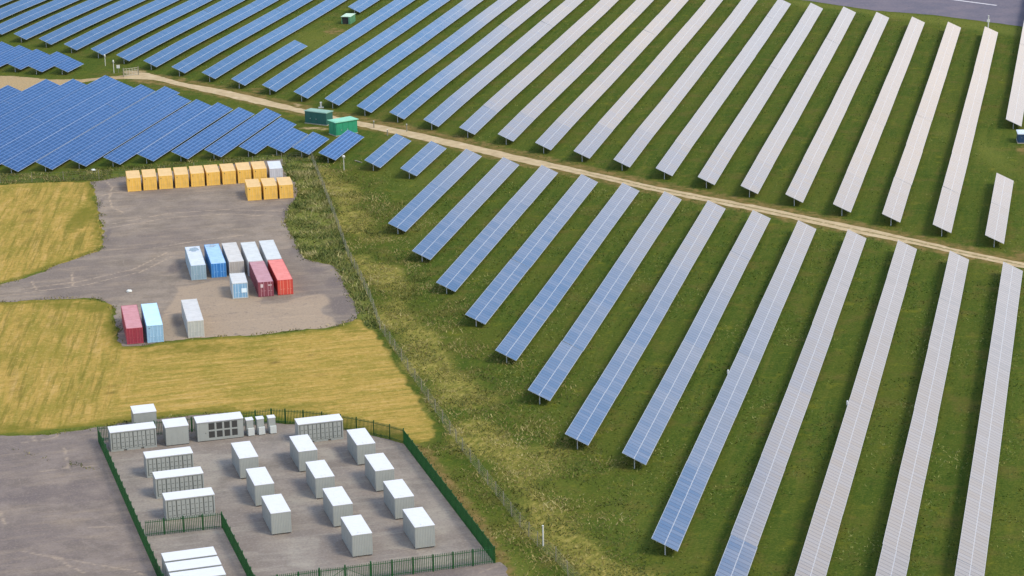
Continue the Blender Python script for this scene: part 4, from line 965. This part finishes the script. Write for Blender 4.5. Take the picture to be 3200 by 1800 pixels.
# ------------------------------------------------------------------ green substations and kiosks
def substation(name, w, d, h, wall, roof, door_side=True, lid=.12):
    o = empty(name, (0, 0, 0)); X, Y = w/2, d/2
    mw, mr = paint(name+'_wall', wall, .5, .3), paint(name+'_roof', roof, .6, .2)
    b = MB().box(-X+.05, -Y+.05, .12, X-.05, Y-.05, h-.14)
    for i in range(int(w/.9)+1):
        x = -X+.08+i*(w-.16)/int(w/.9); b.box(x-.03, -Y+.02, .14, x+.03, -Y+.05, h-.15)
    b.build('walls', mw, o)
    MB().box(-X-lid, -Y-lid, h-.14, X+lid, Y+lid, h-.02).box(-X+.1, -Y+.1, h-.02, X-.1, Y-.1, h+.03).build('roof', mr, o)
    MB().box(-X-.05, -Y-.05, -.05, X+.05, Y+.05, .12).build('plinth', paint(name+'_plinth', (.34, .31, .25), .8, .3), o)
    for i in range(2):
        a = -X+.25+i*(w*.27); dm = MB().box(a, -Y+.0, .2, a+w*.24, -Y+.02, h-.35)
        for q in range(5): dm.box(a+.1, -Y-.015, .5+q*.28, a+w*.24-.1, -Y, .6+q*.28)
        do = dm.build('door', mw, o); MB().box(a+w*.2, -Y-.06, 1.05, a+w*.22, -Y-.015, 1.25).build('handle', M_STEEL, do)
    MB().box(-X+.0, -.5, .2, -X+.05, .5, h-.4).build('end_door', mw, o)
    return o
tag(place(substation('substation', 5.5, 2.4, 2.7, (.022, .105, .088), (.20, .34, .27)), -42.3, 495.0, -31.0, 5.5, 2.4), 'dark teal green substation box beside the gravel track', 'substation')
tag(place(substation('substation', 5.1, 2.9, 2.95, (.022, .245, .130), (.20, .50, .34), lid=.2), -35.0, 482.3, 34.0, 5.1, 2.9), 'bright emerald green substation with a lighter lid-like roof', 'substation')
def open_kiosk(w=2.3, d=4.4, h=1.95):
    o = empty('kiosk', (0, 0, 0)); X, Y = w/2, d/2; mw = paint('kiosk_wall', (.09, .26, .15), .5, .3)
    b = MB().box(-X, -Y+.3, 0, X, Y, h-.1).box(-X, -Y, 0, -X+.12, -Y+.3, h-.1).box(X-.5, -Y, 0, X, -Y+.3, h-.1)
    b.build('walls', mw, o)
    MB().box(-X-.1, -Y-.12, h-.1, X+.1, Y+.1, h).build('roof', paint('kiosk_roof', (.42, .56, .42), .6, .2), o)
    MB().box(-X+.12, -Y+.26, .06, X-.5, -Y+.297, h-.12).build('opening', M_DARK, o)
    do = MB().box(X-.42, -Y-.04, .1, X-.08, -Y, h-.2).build('door', mw, o)
    return o
tag(place(open_kiosk(), -41.4, 604.9, -13.9, 2.3, 4.4), 'small green kiosk with a dark open front in the far field', 'kiosk')
tag(place(substation('transformer_box', 2.44, 3.6, 1.95, (.020, .055, .115), (.52, .58, .64), lid=.08), 99.55, 464.8, -7, 2.44, 3.6), 'navy blue transformer box with a pale roof cut by the right edge', 'transformer box')

# ------------------------------------------------------------------ poles, gate, litter
M_WHITE = paint('white_plastic', (.52, .53, .50), .5, .1)
def pole_camera(p, h, lab, kind=0):
    o = empty('camera_pole', (p[0], p[1], 0)); tag(o, lab, 'camera pole')
    MB().bar((0, 0, -.2), (0, 0, h), .13, n=8).build('pole', paint('pole_grey', (.45, .45, .40), .6, .3), o)
    m = MB()
    bm = bmesh.new(); bmesh.ops.create_uvsphere(bm, u_segments=12, v_segments=8, radius=.30); me = bpy.data.meshes.new('camera_head'); bm.to_mesh(me); bm.free(); me.materials.append(M_WHITE)
    hd = link_mesh('camera_head', me, o, (0, 0, h-.1)); hd.scale = (1, 1, .95) if kind == 0 else (.6, .6, 1.2)
    MB().bar((0, 0, h-.45), (.3, -.2, h-.35), .08).build('bracket', M_STEEL, o)
pole_camera(P_CCTV[0], 2.85, 'white dome camera on a slim pole at the corner of the stand-alone table')
pole_camera(P_CCTV[1], 2.5, 'pale camera pole in the grass left of the track gate', 1)
pole_camera(P_CCTV[2], 2.9, 'slim pale camera pole standing closest to the track gate', 1)
def marker(p, h, w, lab, name='marker_post', head=None):
    o = empty(name, (p[0], p[1], 0)); tag(o, lab, 'post')
    MB().bar((0, 0, -.2), (0, 0, h), w, n=8).build('pole', M_WHITE if name != 'marker_post' else M_POST, o)
    MB().box(-w*.8, -w*.8, h, w*.8, w*.8, h+.06).build('cap', M_WHITE, o)
    if head:
        MB().box(-head[0], -.14, head[1]-head[2], head[0], .14, head[1]+head[2]).build('head_box', M_WHITE, o)
    return o
marker(P_CCTV[3], 3.0, .2, 'white post with a cross-shaped head beside the runway', 'runway_post', (.36, 1.7, .3))
marker(P_POST[0], 2.55, .14, 'tall white pole standing in the wire fence near the bottom', 'white_pole')
marker(P_POST[1], 1.35, .16, 'weathered post on the track edge close to the emerald substation')
marker(P_POST[2], 1.5, .16, 'weathered post on the upper verge, right of the emerald substation')
marker(P_POST[3], 1.2, .16, 'weathered post on the lower verge above a short blue row')
marker(P_POST[4], 1.25, .30, 'stubby white post on the grass behind the dark teal substation', 'white_post', (.55, .15, .14))
def sign(p):
    o = empty('sign_board', (p[0], p[1], 0)); tag(o, 'small white notice board next to the track gate', 'sign')
    MB().bar((0, .06, -.2), (0, .06, 1.9), .08).build('pole', M_POST, o)
    MB().box(-.38, -.03, 1.1, .38, .03, 1.85).build('board', M_WHITE, o)
sign(P_SIGN[0])
def field_gate(a, b):
    A, B = Vector((a[0], a[1], 0)), Vector((b[0], b[1], 0)); d = B-A; l = d.length*1.5; o = empty('field_gate', A, math.atan2(d.y, d.x))
    tag(o, 'pale barred field gate on the track at the far left', 'gate')
    for x in (0, l): MB().bar((x, 0, -.2), (x, 0, 2.0), .16, n=6).build('gate_post', M_POST, o)
    m = MB()
    for z_ in (.25, .6, .95, 1.3, 1.75): m.bar((.1, 0, z_), (l-.1, 0, z_), .06)
    for i in range(6): m.bar((.1+i*(l-.2)/5, 0, .25), (.1+i*(l-.2)/5, 0, 1.75), .06)
    m.build('gate_leaf', paint('gate_grey', (.42, .40, .34), .6, .3), o)
field_gate(*P_GATE)
def bag(p, r, lab, name='litter_bag', flat=.7):
    bm = bmesh.new(); bmesh.ops.create_icosphere(bm, subdivisions=3, radius=r); rr = random.Random(int(p[0]*10))
    for v in bm.verts:
        n = v.co.normalized(); k = 1 + .22*math.sin(n.x*4+rr.random()*.2)*math.cos(n.y*5) + rr.uniform(-.05, .05)
        v.co = Vector((n.x*r*k*1.25, n.y*r*k, max(-.35*r, n.z*r*k*flat)))
    me = bpy.data.meshes.new(name); bm.to_mesh(me); bm.free(); me.materials.append(M_WHITE)
    tag(link_mesh(name, me, None, (p[0], p[1], .35*r+.02)), lab, 'bag')
bag(P_LITTER[0], .38, 'white rubbish bag lying on the open asphalt of the yard')
bag(P_LITTER[1], .36, 'white sack lying in the green grass below the dense rows', 'white_sack')
def plank(p):
    o = MB().box(-1.0, -.13, .03, .3, .13, .16).box(.25, -.16, .03, 1.0, .08, .13).build('plank', M_POST, None, (p[0], p[1], .06), (0, .04, -.75))
    tag(o, 'pale broken plank lying in the grass below the single gridded table', 'plank')
plank(P_LITTER[2])
